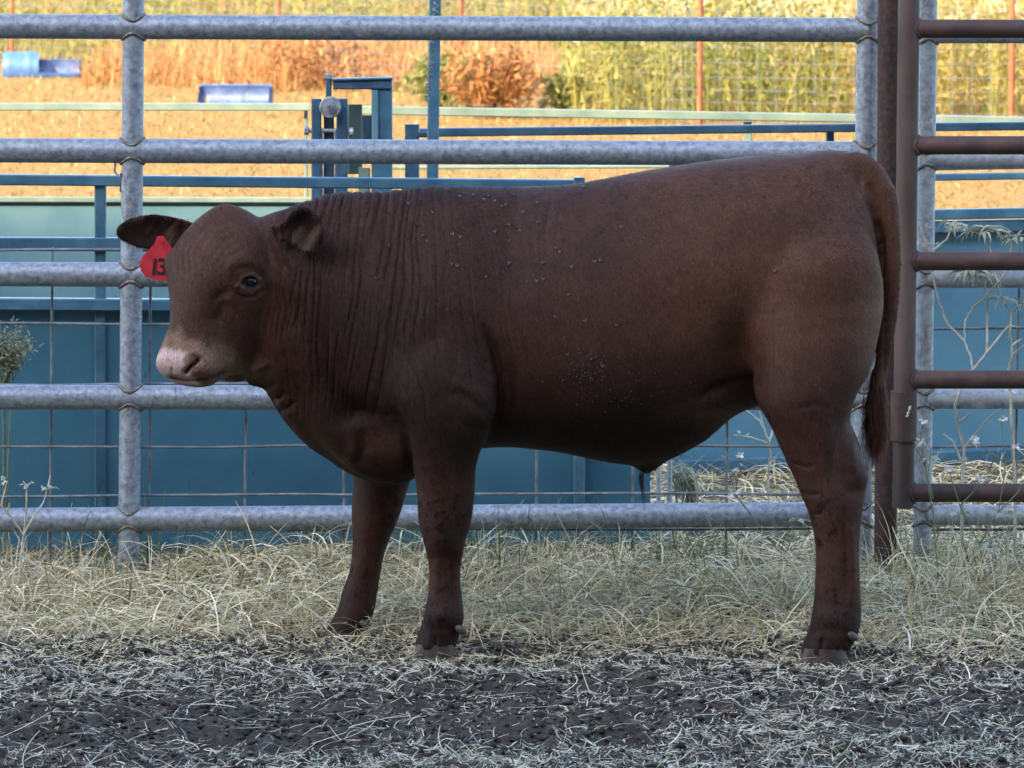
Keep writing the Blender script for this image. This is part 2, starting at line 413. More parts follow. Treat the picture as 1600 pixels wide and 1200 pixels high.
# ------------------------------------------------------------------ the blue working alley
def sheet(name, p00, p10, h, thick, mat, parent, nx=26, nz=8, amp=.004, seed=1):
    """A steel sheet standing between two ground points, with faint oil-canning."""
    p0, p1 = Vector(p00), Vector(p10); d = p1-p0; nrm = Vector((d.y, -d.x, 0)).normalized()
    V = []; 
    for s in (0, 1):
        for j in range(nz+1):
            for i in range(nx+1):
                u, w = i/nx, j/nz
                bulge = amp*(float(fbm(np.array(u*7.), np.array(w*2.5), seed, 3))-.5)*2*math.sin(math.pi*min(max(w, 0), 1))
                p = p0+d*u+Vector((0, 0, h*w))+nrm*((bulge) if s == 0 else bulge-thick)
                V.append(tuple(p))
    F_ = []; n1 = nx+1; off = n1*(nz+1)
    for j in range(nz):
        for i in range(nx):
            a = j*n1+i; F_.append((a, a+1, a+1+n1, a+n1)); a += off; F_.append((a, a+n1, a+1+n1, a+1))
    for i in range(nx):
        F_.append((i, off+i, off+i+1, i+1)); a = nz*n1+i; F_.append((a, a+1, off+a+1, off+a))
    for j in range(nz):
        a = j*n1; F_.append((a, a+n1, off+a+n1, off+a)); a += nx; F_.append((a, off+a, off+a+n1, a+n1))
    mb = MB(); mb.add(V, F_); return mb.build(name, mat, parent)

def onground(x, Y): return Vector(((x-800)*Y/F, Y, 0))
# near side, left
YA, YB = 11.18, 11.25
t = empty('alley_wall', onground(500, YA), 'solid teal blue steel alley wall with open rails above, left behind the bull', 'steel wall', 'blue alley walls')
zt = P(0, 478, YA).z
sheet('sheet', onground(-700, YA), onground(1016, YB), zt-.012, .012, M['blue'], t, 40, 10, .006, 4)
one_bar('top_rail', P(-700, 470, YA-.012), P(1010, 481, YB-.012), .030, .05, M['blue_bar'], t)
one_bar('rail', P(-700, 379, YA-.005), P(1010, 384, YB-.005), .034, .04, M['blue_bar'], t)
one_bar('rail', P(-700, 274, YA-.006), P(912, 289, YB-.006), .027, .04, M['blue_bar'], t)
for x in (-450, 157, 905):
    one_bar('upright', P(x, ground_px(YA)-5, YA+.035), P(x, 277, YA+.035), .028, .026, M['blue_bar'], t, up=Vector((1, 0, 0)))
for x in (1029, 1046):
    one_bar('end_post', P(x, ground_px(YB)-3, YB+.01+.002*(x-1029)), P(x+2, 420, YB+.01+.002*(x-1029)), .011, .022, M['galv_pale'], t, up=Vector((1, 0, 0)))
for x in (-120, 310, 560, 830):                      # stiffening ribs on the sheet
    pass
# far side, left
YC = 13.3
t = empty('alley_wall', onground(100, YC), 'faded pale teal far alley wall with rusty rim, upper left', 'steel wall', 'blue alley walls')
zt = P(0, 309, YC).z
sheet('sheet', onground(-900, YC), onground(760, YC+.1), zt-.01, .012, M['green_sheet'], t, 40, 10, .005, 8)
one_bar('rim', P(-900, 310, YC-.004), P(760, 313, YC+.096), .016, .035, M['green'], t)
# right section, bottom a hand above the ground
t = empty('alley_wall', onground(1330, 12.9), 'solid blue steel alley wall raised off the ground, right behind the gate', 'steel wall', 'blue alley walls')
a, bq = onground(1046, 12.74), onground(2300, 13.5)
za = P(1046, 738, 12.74).z; zb = P(1046, 372, 12.74).z
s = sheet('sheet', a+Vector((0, 0, za)), bq+Vector((0, 0, za)), zb-za, .012, M['blue_skylit'], t, 40, 8, .006, 14)
for (y, h, dy) in ((729, .040, -.028), (362, .034, -.02), (342, .030, -.03), (283, .020, -.02), (267, .020, .0)):
    z = P(1046, y, 12.74).z
    one_bar('rail', Vector((a.x, a.y+dy, z)), Vector((bq.x, bq.y+dy, z)), h, .04, M['blue_bar'], t)
for x, Y in ((1056, 12.77), (1700, 13.14)):
    p = onground(x, Y); one_bar('upright', p, p+Vector((0, 0, .90)), .04, .04, M['blue_bar'], t, up=Vector((1, 0, 0)))

# pen rails further back
def rail_fence(name, label, segs, posts, group=None):
    x, y, Y = segs[0][0]
    t = empty(name, onground(x, Y), label, 'rail', group)
    for (pa, pb, h, mat) in segs:
        one_bar('rail', P(*pa), P(*pb), h, .045, mat, t)
    for (x, y, Y, h, mat) in posts:
        g = onground(x, Y); top = P(x, y, Y); one_bar('upright', Vector((top.x, Y, 0)), top, h, h, mat, t, up=Vector((1, 0, 0)))
    return t
rail_fence('pen_rail', 'faded green pen rail in the sun left of the headgate', [((-700, 166, 14.5), (484, 167, 14.5), .024, M['green'])], [(-650, 168, 14.53, .03, M['green']), (478, 165, 14.53, .012, M['green'])], 'pen rails')
rail_fence('pen_rail', 'long pale green pen rail in the sun right of the headgate', [((560, 172, 14.5), (2300, 200, 14.9), .027, M['green'])], [(1168, 190, 14.69, .046*.6, M['green']), (1900, 190, 14.83, .03, M['green'])], 'pen rails')
rail_fence('pen_rail', 'shaded blue pen rail running right from the tall leaning bar', [((655, 207, 12.2), (2300, 189, 12.65), .023, M['blue_dark'])], [(1297, 205, 12.41, .022, M['blue_dark']), (2000, 195, 12.6, .03, M['blue_dark'])], 'pen rails')
rail_fence('pen_rail', 'thin pale green rail low behind the hip of the bull', [((600, 262, 13.9), (1700, 257, 14.1), .010, M['green'])], [(640, 260, 13.94, .02, M['green']), (1650, 258, 14.13, .02, M['green'])], 'pen rails')

# headgate
YH_ = 11.75
t = empty('headgate', onground(560, YH_), 'dark blue steel headgate with a pale roller wheel, above the neck of the bull', 'headgate')
def vbar(name, x0, x1, y0, y1, mat, dy=0, depth=.04):
    p = P((x0+x1)/2, y0, YH_+dy); q = P((x0+x1)/2, y1, YH_+dy)
    return one_bar(name, q, p, (x1-x0)*YH_/F, depth, mat, t, up=Vector((1, 0, 0)))
yb = ground_px(YH_)-2
vbar('slide_plate', 487, 502, 154, yb, M['blue_dark'])
vbar('slide_plate', 526, 543, 154, yb, M['blue_dark'])
vbar('slide_bar', 506, 522, 176, yb, M['blue_dark'], .02, .02)
vbar('backing_plate', 543, 566, 163, 272, M['green'], .06, .012)
vbar('post', 581, 613, 123, yb, M['blue_bar'], .02, .07)
vbar('post_liner', 581, 591, 141, 240, M['green_sheet'], -.02, .01)
vbar('stop_plate', 566, 581, 180, 240, M['blue_dark'], .03, .01)
vbar('foot_bracket', 560, 578, 262, 300, M['green'], .0, .02)
vbar('short_post', 633, 655, 194, yb, M['blue_dark'], .02, .04)
one_bar('link_bar', P(652, 210, YH_), P(668, 210, YH_), .016, .012, M['blue_dark'], t)
one_bar('arm', P(521, 131, YH_), P(612, 131, YH_), .028, .045, M['blue_dark'], t)
one_bar('arm_cap', P(519, 124, YH_-.003), P(614, 122, YH_-.003), .006, .055, M['blue_bar'], t)
vbar('pull_rod', 509, 518, 124, 158, M['blue_dark'], -.01, .015)
mb = MB(); c = P(513.5, 120, YH_-.01); mb.tube([c-Vector((.010, 0, 0)), c+Vector((.010, 0, 0))], .009, 6); mb.build('nut', M['zinc'], t)
c = P(516, 168, YH_-.05)
mb = MB(); mb.tube([c+Vector((0, .022, 0)), c+Vector((0, .003, 0)), c], [.0285, .0285, .026], 28); w = mb.build('roller', M['zinc'], t)
mb = MB(); mb.tube([c, c-Vector((0, .006, 0))], [.016, .015], 20); mb.build('washer', M['galv'], t)
mb = MB(); mb.tube([c-Vector((0, .006, 0)), c-Vector((0, .016, 0))], [.0075, .0075], 6); mb.build('bolt', M['weld'], t)
mb = MB(); a = P(478, 204, YH_); mb.tube([a, P(552, 204, YH_)], .006, 8); mb.tube([a-Vector((.004, 0, 0)), a+Vector((.008, 0, 0))], .011, 6); mb.tube([P(546, 207, YH_-.02), P(552, 207, YH_-.02)], .013, 10); mb.build('pivot_bolt', M['zinc'], t)
for x in (503.5, 524):
    vbar('edge_strip', x-1.5, x+1.5, 204, yb, M['zinc'], -.005, .02)

t = empty('leaning_bar', P(671, ground_px(11.42), 11.42), 'tall blue steel bar leaning right beside the headgate, with a coil spring', 'bar')
one_bar('bar', P(667, ground_px(11.42), 11.42), P(684, -260, 11.42), .030, .02, M['blue_bar'], t, up=Vector((1, 0, 0)))
mb = MB(); pts = []
a, bq = P(688, -60, 11.38), P(667, 158, 11.38)
n = 320
for k in range(n+1):
    u = k/n; an = 2*math.pi*22*u
    pts.append(a.lerp(bq, u)+Vector((math.cos(an)*.006, math.sin(an)*.006, 0)))
mb.tube(pts, .0022, 5); mb.build('spring', M['wire'], t)

# small clip hanging on the panel
mb = MB(); mb.tube([P(180, 252, YP-.01), P(179, 268, YP-.01), P(184, 274, YP-.01), P(189, 271, YP-.01), P(188, 300, YP+.0)], .0024, 6)
tag(mb.build('wire_hook', M['wire']), 'small bent wire hook hanging below the second rail at left', 'hook')

# ------------------------------------------------------------------ the bull
def build_bull():
    YM = 9.65                                             # mid-plane of the body
    root = empty('bull', onground(960, YM), 'dark brown young bull with red ear tag standing side on', 'bull')
    V, Fc = [], []
    def loft(rings, cap=True):
        n = len(rings[0]); base = len(V)
        for r in rings: V.extend([tuple(p) for p in r])
        for i in range(len(rings)-1):
            for k in range(n):
                a, b_ = base+i*n+k, base+i*n+(k+1) % n
                Fc.append((a, b_, b_+n, a+n))
        if cap:
            for i, rv in ((0, True), (len(rings)-1, False)):
                c = np.mean(np.array(rings[i]), axis=0); V.append(tuple(c)); ci = len(V)-1
                for k in range(n):
                    a, b_ = base+i*n+k, base+i*n+(k+1) % n
                    Fc.append((b_, a, ci) if rv else (a, b_, ci))
    def interp(keys, m):
        """Catmull-like densification of station tuples along their first value."""
        k = np.array(keys, float); x = np.arange(len(k)); xi = np.linspace(0, len(k)-1, (len(k)-1)*m+1)
        out = np.zeros((len(xi), k.shape[1]))
        for c in range(k.shape[1]):
            y = k[:, c]; d = np.gradient(y)
            i = np.minimum(xi.astype(int), len(k)-2); t = xi-i
            h00 = 2*t**3-3*t**2+1; h10 = t**3-2*t**2+t; h01 = -2*t**3+3*t**2; h11 = t**3-t**2
            out[:, c] = h00*y[i]+h10*d[i]+h01*y[i+1]+h11*d[i+1]
        return out
    N = 40
    ang = np.linspace(0, 2*np.pi, N, endpoint=False)
    def vring(x, yt, yb, w, nt, nb, wid, dy):
        """Upright cross-section of the trunk: top yt, bottom yb, half width w metres, widest at fraction wid."""
        zt = P(x, yt, YM).z; zb = P(x, yb, YM).z; zm = zb+(zt-zb)*wid; X = (x-800)*YM/F
        r = []
        for a in ang:
            c, s = math.cos(a), math.sin(a); n = nt if s > 0 else nb
            cy = math.copysign(abs(c)**(2/n), c); sz = math.copysign(abs(s)**(2/n), s)
            r.append((X, YM+dy+w*cy, zm+(zt-zm if s > 0 else zm-zb)*sz))
        return r
    # x, top, bottom, half width, top roundness, bottom roundness, widest, shift in depth
    T = [(392, 352, 560, .045, 2.0, 2.0, .55, -.030),
         (408, 338, 596, .080, 2.0, 1.9, .58, -.028),
         (440, 327, 655, .105, 2.0, 1.7, .60, -.022),
         (480, 311, 700, .125, 2.0, 1.6, .60, -.012),
         (520, 299, 726, .145, 2.0, 1.6, .57, -.004),
         (562, 297, 748, .165, 1.9, 1.7, .52, 0),
         (600, 297, 760, .180, 1.9, 1.8, .48, 0),
         (640, 292, 752, .202, 1.8, 2.0, .46, 0),
         (675, 290, 730, .213, 1.8, 2.1, .45, 0),
         (720, 290, 706, .217, 1.9, 2.2, .45, 0),
         (780, 291, 698, .214, 2.0, 2.2, .46, 0),
         (860, 289, 704, .216, 2.0, 2.2, .46, 0),
         (920, 283, 716, .220, 2.1, 2.2, .46, 0),
         (980, 271, 726, .220, 2.2, 2.2, .47, 0),
         (1040, 261, 720, .215, 2.3, 2.1, .49, 0),
         (1100, 252, 690, .211, 2.4, 2.0, .53, 0),
         (1150, 246, 648, .211, 2.4, 2.0, .58, 0),
         (1200, 241, 632, .216, 2.3, 2.1, .58, 0),
         (1250, 239, 640, .217, 2.2, 2.2, .55, 0),
         (1295, 233, 640, .208, 1.9, 2.2, .50, 0),
         (1325, 236, 630, .190, 1.9, 2.2, .48, 0),
         (1346, 250, 600, .160, 2.0, 2.2, .47, 0),
         (1364, 276, 562, .115, 2.0, 2.2, .46, 0),
         (1375, 320, 520, .060, 2.0, 2.0, .45, 0)]
    loft([vring(*s) for s in interp(T, 4)])
    def hring(y, xa, xb, w, Y0, n=2.2, off=0.0):
        """Level cross-section of a leg: front xa, back xb, half thickness w, centred at depth Y0."""
        pa, pb = P(xa, y, Y0), P(xb, y, Y0); X = (pa.x+pb.x)/2; R = (pb.x-pa.x)/2
        return [(X+R*math.copysign(abs(math.cos(a))**(2/n), math.cos(a)), Y0+w*math.copysign(abs(math.sin(a))**(2/n), math.sin(a)), pa.z) for a in ang]
    def leg(keys, m=4):
        loft([hring(*s) for s in interp(keys, m)])
    # near front leg: y, front x, back x, half thickness, depth
    NF = [(440, 670, 710, .020, 9.56), (480, 640, 738, .060, 9.54), (525, 622, 762, .085, 9.515), (580, 610, 776, .098, 9.498), (630, 614, 779, .098, 9.490), (660, 622, 772, .094, 9.488),
          (690, 634, 757, .084, 9.488), (729, 645, 744, .070, 9.49), (770, 651, 742, .060, 9.492), (815, 654, 736, .052, 9.495), (850, 664, 726, .044, 9.497), (885, 670, 720, .036, 9.50),
          (915, 670, 720, .035, 9.50), (940, 667, 723, .040, 9.50), (968, 661, 725, .046, 9.50), (990, 653, 719, .045, 9.50), (1006, 648, 714, .047, 9.50), (1014, 650, 711, .044, 9.50)]
    leg(NF)
    FF = [(560, 560, 690, .080, 9.80), (640, 556, 680, .088, 9.80), (700, 553, 662, .080, 9.80), (754, 552, 640, .070, 9.79), (800, 549, 626, .058, 9.78), (833, 551, 613, .050, 9.775), (865, 550, 601, .042, 9.77),
          (895, 545, 595, .036, 9.765), (925, 534, 590, .037, 9.76), (950, 528, 586, .042, 9.757), (970, 518, 580, .045, 9.755), (984, 509, 570, .046, 9.752), (992, 508, 563, .043, 9.75)]
    leg(FF)
    NH = [(330, 1230, 1340, .050, 9.53), (400, 1190, 1372, .095, 9.505), (470, 1170, 1380, .104, 9.505), (530, 1166, 1370, .108, 9.492), (580, 1172, 1358, .106, 9.476), (625, 1180, 1334, .098, 9.455),
          (660, 1200, 1327, .085, 9.445), (690, 1214, 1339, .074, 9.435), (718, 1226, 1351, .064, 9.425), (741, 1238, 1355, .058, 9.42), (770, 1250, 1352, .054, 9.412), (812, 1266, 1346, .047, 9.405),
          (856, 1274, 1343, .040, 9.40), (911, 1273, 1344, .037, 9.395), (950, 1270, 1346, .041, 9.392), (978, 1265, 1344, .047, 9.39), (1000, 1257, 1336, .048, 9.388), (1016, 1251, 1326, .048, 9.387), (1024, 1253, 1322, .045, 9.386)]
    leg(NH)
    FH = [(y-14-30*sstep(500, 1040, y), xa+16, xb-6, w, 9.83+(9.49-Y0)*.35) for (y, xa, xb, w, Y0) in NH]
    leg([tuple(float(q) for q in k) for k in FH])
    # tail
    def pipe(pts, rads, m=5, sy=1.0):
        k = interp([(p[0], p[1], p[2], r) for p, r in zip(pts, rads)], m)
        for_r = []
        for i in range(len(k)):
            p = Vector(k[i, :3]); tdir = (Vector(k[min(i+1, len(k)-1), :3])-Vector(k[max(i-1, 0), :3])).normalized()
            u = tdir.cross(Vector((0, 1, 0))).normalized(); w_ = tdir.cross(u)
            for_r.append([tuple(p+(u*math.cos(a)+w_*math.sin(a)*sy)*k[i, 3]) for a in ang[::2]])
        base = len(V); n = len(for_r[0])
        loft(for_r)
    TY = 9.60
    pipe([P(1318, 258, TY), P(1345, 262, TY), P(1368, 283, TY), P(1384, 315, TY-.015), P(1391, 360, TY-.03), P(1394, 420, TY-.04), P(1391, 480, TY-.045), P(1383, 540, TY-.045), P(1373, 590, TY-.04), P(1367, 630, TY-.04)],
         [.030, .036, .034, .027, .022, .019, .0172, .0155, .014, .011])
    # sheath
    pipe([P(1020, 690, YM), P(1010, 722, YM), P(1004, 736, YM), P(1001, 742, YM)], [.060, .034, .018, .009])
    # scrotum is hidden; lower neck fold
    pipe([P(470, 560, YM-.05), P(520, 650, YM-.06), P(580, 715, YM-.05), P(640, 735, YM-.03)], [.05, .055, .045, .03])
    # shoulder and upper arm bulk on both sides
    for sgn in (-1, 1):
        pipe([P(700, 350, YM+sgn*.04), P(688, 420, YM+sgn*.105), P(668, 500, YM+sgn*.135), P(645, 590, YM+sgn*.13), P(640, 660, YM+sgn*.10)], [.03, .070, .082, .078, .06])
        pipe([P(1215, 330, YM+sgn*.115), P(1255, 430, YM+sgn*.115), P(1265, 520, YM+sgn*.10)], [.070, .098, .095])

    # ---- head, in its own frame: t runs from poll to nose, l to the animal's left, n out of the forehead
    yaw, pit = math.radians(38), math.radians(62)
    fh = Vector((-math.sin(yaw), -math.cos(yaw), 0)); up = Vector((0, 0, 1))
    la = Vector((-fh.y, fh.x, 0)); ta = (fh*math.cos(pit)-up*math.sin(pit)); na = (fh*math.sin(pit)+up*math.cos(pit))
    O = P(343, 321, YM-.055)
    def H(t, l, n): return O+ta*t+la*l+na*n
    def hsec(t, w, nf, nb, ef, eb, wn):
        nm = nb+(nf-nb)*wn; r = []
        for a in ang:
            c, s = math.cos(a), math.sin(a); e = ef if s > 0 else eb
            r.append(tuple(H(t, w*math.copysign(abs(c)**(2/e), c), nm+(nf-nm if s > 0 else nm-nb)*math.copysign(abs(s)**(2/e), s))))
        return r
    HS = [(-.016, .030, -.025, -.110, 1.8, 2, .5),
          (-.002, .062, -.003, -.155, 1.7, 2, .5),
          (.028, .094, .012, -.200, 1.9, 2, .56),
          (.075, .116, .020, -.235, 2.3, 2, .62),
          (.122, .124, .022, -.260, 2.5, 1.9, .64),
          (.160, .121, .019, -.275, 2.4, 1.9, .62),
          (.198, .108, .013, -.285, 2.2, 1.9, .58),
          (.236, .093, .006, -.285, 2.1, 1.9, .55),
          (.270, .080, .000, -.262, 2.1, 2.0, .52),
          (.303, .074, -.003, -.208, 2.2, 2.1, .52),
          (.331, .070, -.006, -.156, 2.4, 2.3, .50),
          (.357, .068, -.011, -.130, 2.7, 2.5, .50),
          (.371, .060, -.021, -.118, 2.6, 2.5, .50),
          (.379, .042, -.038, -.100, 2.3, 2.3, .50)]
    loft([hsec(*s) for s in interp(HS, 4)])
    # throat and jaw root joining the neck
    pipe([H(.05, .02, -.14), H(.10, .03, -.20)+Vector((.06, .03, -.03)), P(440, 520, YM-.02)], [.085, .10, .10])
    pipe([H(.22, 0, -.16), H(.18, .02, -.21), P(420, 590, YM-.06)], [.045, .06, .05])
    pipe([H(.10, .06, -.13), H(.14, .075, -.18)+Vector((.03, .02, 0)), P(490, 480, YM-.045)], [.075, .085, .085])
    pipe([H(.20, .0, -.22), H(.265, .0, -.225), H(.30, .0, -.175)], [.040, .040, .030])
    # ears: cupped leaves
    def ear(basep, tipp, width, facing, cup, thick=.0115, droop=0.0):
        basep, tipp, facing = Vector(basep), Vector(tipp), Vector(facing).normalized()
        ax = tipp-basep; L = ax.length; ax.normalize(); side = ax.cross(facing).normalized(); fc = side.cross(ax).normalized()
        prof = [(-.12, .30), (0, .36), (.12, .50), (.28, .78), (.45, .97), (.60, 1.0), (.75, .90), (.87, .70), (.95, .45), (1.0, .16)]
        rings = []
        for u, wv in interp(prof, 3):
            hw = width/2*wv; r = []
            cc = cup*max(0, 1-u)**.5*1.0
            for a in ang:
                c, s = math.cos(a), math.sin(a)
                v = c
                bend = -(cc*hw*1.5)*(1-v*v)
                th = thick*(1.0 if u > .1 else 1.6)*(.6+.4*(1-u))
                p = basep+ax*(L*u)+side*(hw*v*(1-.25*cc))+fc*(bend+th*s)-Vector((0, 0, droop*max(u, 0)**2))
                r.append(tuple(p))
            rings.append(r)
        loft(rings)
    e_near = (P(434, 364, 9.515), P(503, 353, 9.455))
    e_far = (H(.035, -.075, -.075), P(178, 362, YM+.06))
    ear(e_near[0], e_near[1], .112, (-.25, -.95, -.10), .55)
    ear(e_far[0], e_far[1], .094, (.15, -.97, -.15), .45)

    me0 = bpy.data.meshes.new('body0'); me0.from_pydata(V, [], Fc)
    bm = bmesh.new(); bm.from_mesh(me0); 
    bmesh.ops.recalc_face_normals(bm, faces=bm.faces); bm.to_mesh(me0); bm.free()
    ob = bpy.data.objects.new('body0', me0); C.objects.link(ob)
    md = ob.modifiers.new('r', 'REMESH'); md.mode = 'VOXEL'; md.voxel_size = VOX
    dg = bpy.context.evaluated_depsgraph_get(); ev = ob.evaluated_get(dg)
    me = bpy.data.meshes.new_from_object(ev)
    bpy.data.objects.remove(ob)

    def arrays(me):
        co = np.empty(len(me.vertices)*3, np.float32); me.vertices.foreach_get('co', co); co = co.reshape(-1, 3).astype(float)
        ed = np.empty(len(me.edges)*2, np.int32); me.edges.foreach_get('vertices', ed); return co, ed.reshape(-1, 2)
    def smooth(co, ed, lam, it):
        n = len(co); deg = np.maximum(np.bincount(ed.ravel(), minlength=n), 1)[:, None]
        for k in range(it):
            acc = np.zeros_like(co)
            for c in range(3):
                acc[:, c] = np.bincount(ed[:, 0], co[ed[:, 1], c], n)+np.bincount(ed[:, 1], co[ed[:, 0], c], n)
            step = lam[:, None]*(acc/deg-co)
            co = co+step
        return co
    def px(co): return 800+F*co[:, 0]/co[:, 1], YH+F*(CAMZ-co[:, 2])/co[:, 1]
    def head_co(co):
        d = co-np.array(O); return d@np.array(ta), d@np.array(la), d@np.array(na)
    def poly_dist(x, y, pts):
        best = np.full(len(x), 1e9); tt = np.zeros(len(x)); m_ = len(pts)-1
        for i in range(m_):
            (ax, ay), (bx, by) = pts[i], pts[i+1]; dx, dy = bx-ax, by-ay
            u = np.clip(((x-ax)*dx+(y-ay)*dy)/(dx*dx+dy*dy+1e-9), 0, 1)
            d = np.hypot(x-ax-u*dx, y-ay-u*dy); w = d < best
            best = np.where(w, d, best); tt = np.where(w, (i+u)/m_, tt)
        return best, tt
    co, ed = arrays(me)
    x, y = px(co)
    t_, l_, n_ = head_co(co)
    def seg_d(co, a, b_):
        a, b_ = np.array(a), np.array(b_); d = b_-a; u = np.clip((co-a)@d/(d@d), 0, 1.0)
        return np.linalg.norm(co-a-u[:, None]*d, axis=1), u
    dE1, uE1 = seg_d(co, *e_near); dE2, uE2 = seg_d(co, *e_far)
    earm = np.maximum((dE1 < .075)*(uE1 > .30), (dE2 < .07)*(uE2 > .30)).astype(float)
    headm = ((x < 440) & (y < 610) & (co[:, 1] < YM+.05)).astype(float)
    legm = sstep(690, 760, y)*((x < 760) | (x > 1180))
    tailm = ((x > 1355) & (y > 290)).astype(float)
    lam = .5*np.ones(len(co)); lam = np.where(headm > 0, .22, lam); lam = np.where(legm > .5, .18, lam); lam = np.where(tailm > 0, .12, lam); lam = np.where(earm > 0, .34, lam)
    lam = smooth(np.repeat(lam[:, None], 3, 1), ed, np.full(len(co), .5), 8)[:, 0]
    K = .004/VOX
    co = smooth(co, ed, lam, int(26*K*K))
    big = (sstep(.30, .45, lam)*.5); co = smooth(co, ed, big, int(60*K*K))
    me.vertices.foreach_set('co', co.astype(np.float32).ravel()); me.update()

    # finer mesh where the skin folds and on the face
    if FINE:
        bm = bmesh.new(); bm.from_mesh(me)
        sel = []
        for f in bm.faces:
            c = f.calc_center_median()
            if c.y > YM+.02: continue
            fx = 800+F*c.x/c.y; fy = YH+F*(CAMZ-c.z)/c.y
            if 240 < fx < 800 and 290 < fy < 660: sel.append(f)
        eds = list({e for f in sel for e in f.edges})
        bmesh.ops.subdivide_edges(bm, edges=eds, cuts=1, use_grid_fill=True)
        bm.to_mesh(me); bm.free()
    co, ed = arrays(me)
    if FINE: co = smooth(co, ed, np.full(len(co), .3), 2); me.vertices.foreach_set('co', co.astype(np.float32).ravel()); me.update()

    def normals(me):
        nv = np.empty(len(me.vertices)*3, np.float32); me.vertices.foreach_get('normal', nv); return nv.reshape(-1, 3).astype(float)
    # ---- large forms first: muscle, hollows, folds
    nv = normals(me); x, y = px(co); near = sstep(-.15, .35, -nv[:, 1])*(co[:, 1] < YM+.02)
    nearw = near
    h = np.zeros(len(co))
    def blob(cx, cy, rx, ry, amp, rot=0.0, mask=None):
        c, s = math.cos(rot), math.sin(rot); dx, dy = x-cx, y-cy
        u, w = (dx*c+dy*s)/rx, (-dx*s+dy*c)/ry
        g = np.exp(-(u*u+w*w)); h_ = amp*g*(nearw if mask is None else mask)
        np.add(h, h_, out=h)
    def groove(pts, wid, amp, taper=True, mask=None):
        d, tt = poly_dist(x, y, pts); g = np.exp(-(d/wid)**2)
        if taper: g = g*np.clip(np.sin(np.pi*np.clip(tt, .02, .98))*1.6, 0, 1)
        np.add(h, amp*g*(nearw if mask is None else mask), out=h)
    bodym = (1-((x < 440) & (y < 605)))
    blob(1160, 548, 46, 36, -.013); blob(1180, 590, 26, 30, -.010)
    blob(1120, 350, 120, 60, -.010); blob(1010, 330, 90, 60, -.006); blob(1262, 262, 40, 20, .010)
    blob(1300, 470, 60, 120, .010); blob(1235, 560, 40, 60, .008); blob(1340, 285, 20, 40, -.008)
    blob(800, 360, 70, 80, -.010); blob(690, 330, 50, 60, .006); blob(640, 480, 70, 110, .006)
    blob(905, 560, 130, 90, .010); blob(700, 520, 40, 60, .006)
    groove([(1092, 624), (1115, 606), (1140, 600), (1164, 596), (1185, 612)], 7, -.012); blob(1125, 625, 45, 16, .006)
    groove([(1085, 640), (1060, 660), (1045, 672)], 9, -.005)
    # elbow fold and arm
    groove([(748, 500), (770, 545), (782, 590), (783, 630), (776, 660), (760, 692)], 8, -.017); blob(752, 640, 22, 40, .010); groove([(800, 560), (806, 610), (800, 660)], 9, -.006)
    groove([(690, 603), (720, 604), (748, 618), (764, 640), (770, 662)], 9, .003); groove([(690, 612), (715, 613), (740, 628), (755, 650)], 9, -.003)
    # point of shoulder, brisket pockets
    blob(556, 646, 34, 22, -.014); blob(620, 620, 30, 30, .007); groove([(616, 636), (626, 660), (632, 690), (640, 720), (648, 745)], 6, -.012)
    groove([(548, 655), (555, 690), (552, 725)], 11, .005); groove([(562, 668), (568, 700), (560, 730)], 9, -.004)
    blob(600, 680, 30, 28, -.008); groove([(540, 640), (580, 652), (625, 648)], 12, -.004)
    for k in range(5):
        yy = 660+k*9; groove([(575, yy+16-k*3), (600, yy+4), (628, yy+1)], 3.4, -.0012)
    # dewlap folds
    groove([(402, 596), (432, 640), (470, 690)], 6, -.004)
    for (a0, b0, c0) in (((398, 600), (414, 606), (436, 596)), ((414, 624), (430, 626), (448, 610)), ((424, 645), (446, 640), (462, 622))):
        groove([a0, b0, c0], 4.5, -.006)
    # hock, gaskin tendon
    groove([(1318, 640), (1306, 680), (1300, 715), (1306, 760)], 7, -.008); groove([(1332, 660), (1330, 700), (1336, 740)], 6, .004); blob(1345, 745, 12, 14, .006); blob(1335, 768, 14, 10, -.004)
    groove([(1242, 640), (1275, 632), (1300, 640)], 5, -.002)
    for (a0, b0, c0) in (((1236, 722), (1258, 730), (1275, 728)), ((1248, 768), (1266, 774), (1285, 772)), ((1256, 800), (1272, 804), (1288, 801))):
        groove([a0, b0, c0], 3.5, -.0035)
    groove([(1316, 790), (1322, 870), (1322, 945)], 5.5, -.008); groove([(1262, 988), (1295, 984), (1330, 988)], 7, -.002); groove([(1286, 992), (1282, 1022)], 3.5, -.006); groove([(1326, 800), (1332, 870), (1334, 930)], 5, .003); blob(1298, 800, 18, 40, .004); blob(1300, 965, 24, 14, .004)
    # knees and cannons, front legs
    blob(690, 842, 22, 24, .010); blob(716, 858, 8, 14, .004); groove([(704, 868), (708, 950)], 5, -.007); groove([(682, 872), (684, 930)], 6, .003); groove([(668, 872), (690, 866), (716, 872)], 7, -.0012); blob(690, 962, 22, 12, .007); groove([(664, 985), (690, 982), (715, 985)], 7, -.002); groove([(682, 990), (680, 1015)], 3.5, -.005); blob(690, 800, 20, 40, .003)
    blob(580, 842, 20, 22, .006); blob(558, 950, 20, 12, .005); groove([(572, 880), (566, 930)], 6, -.003)
    for k in range(7):
        a0 = 716+k*6; groove([(a0, 655+k*2), (a0+14, 672), (a0+22-k*2, 690)], 2.6, -.0018)
    # tail root groove
    groove([(1342, 270), (1356, 300), (1368, 335), (1377, 380), (1380, 430)], 4.5, -.012)
    # ---- skin folds of the neck, fading over ribs
    slope = np.interp(x, [440, 540, 620, 660, 700, 780, 880, 960], [-.02, -.20, -.14, 0, .10, .20, .12, .08])
    u = x-slope*(y-400)+10*(vnoise(x/90, y/120, 31)-.5)
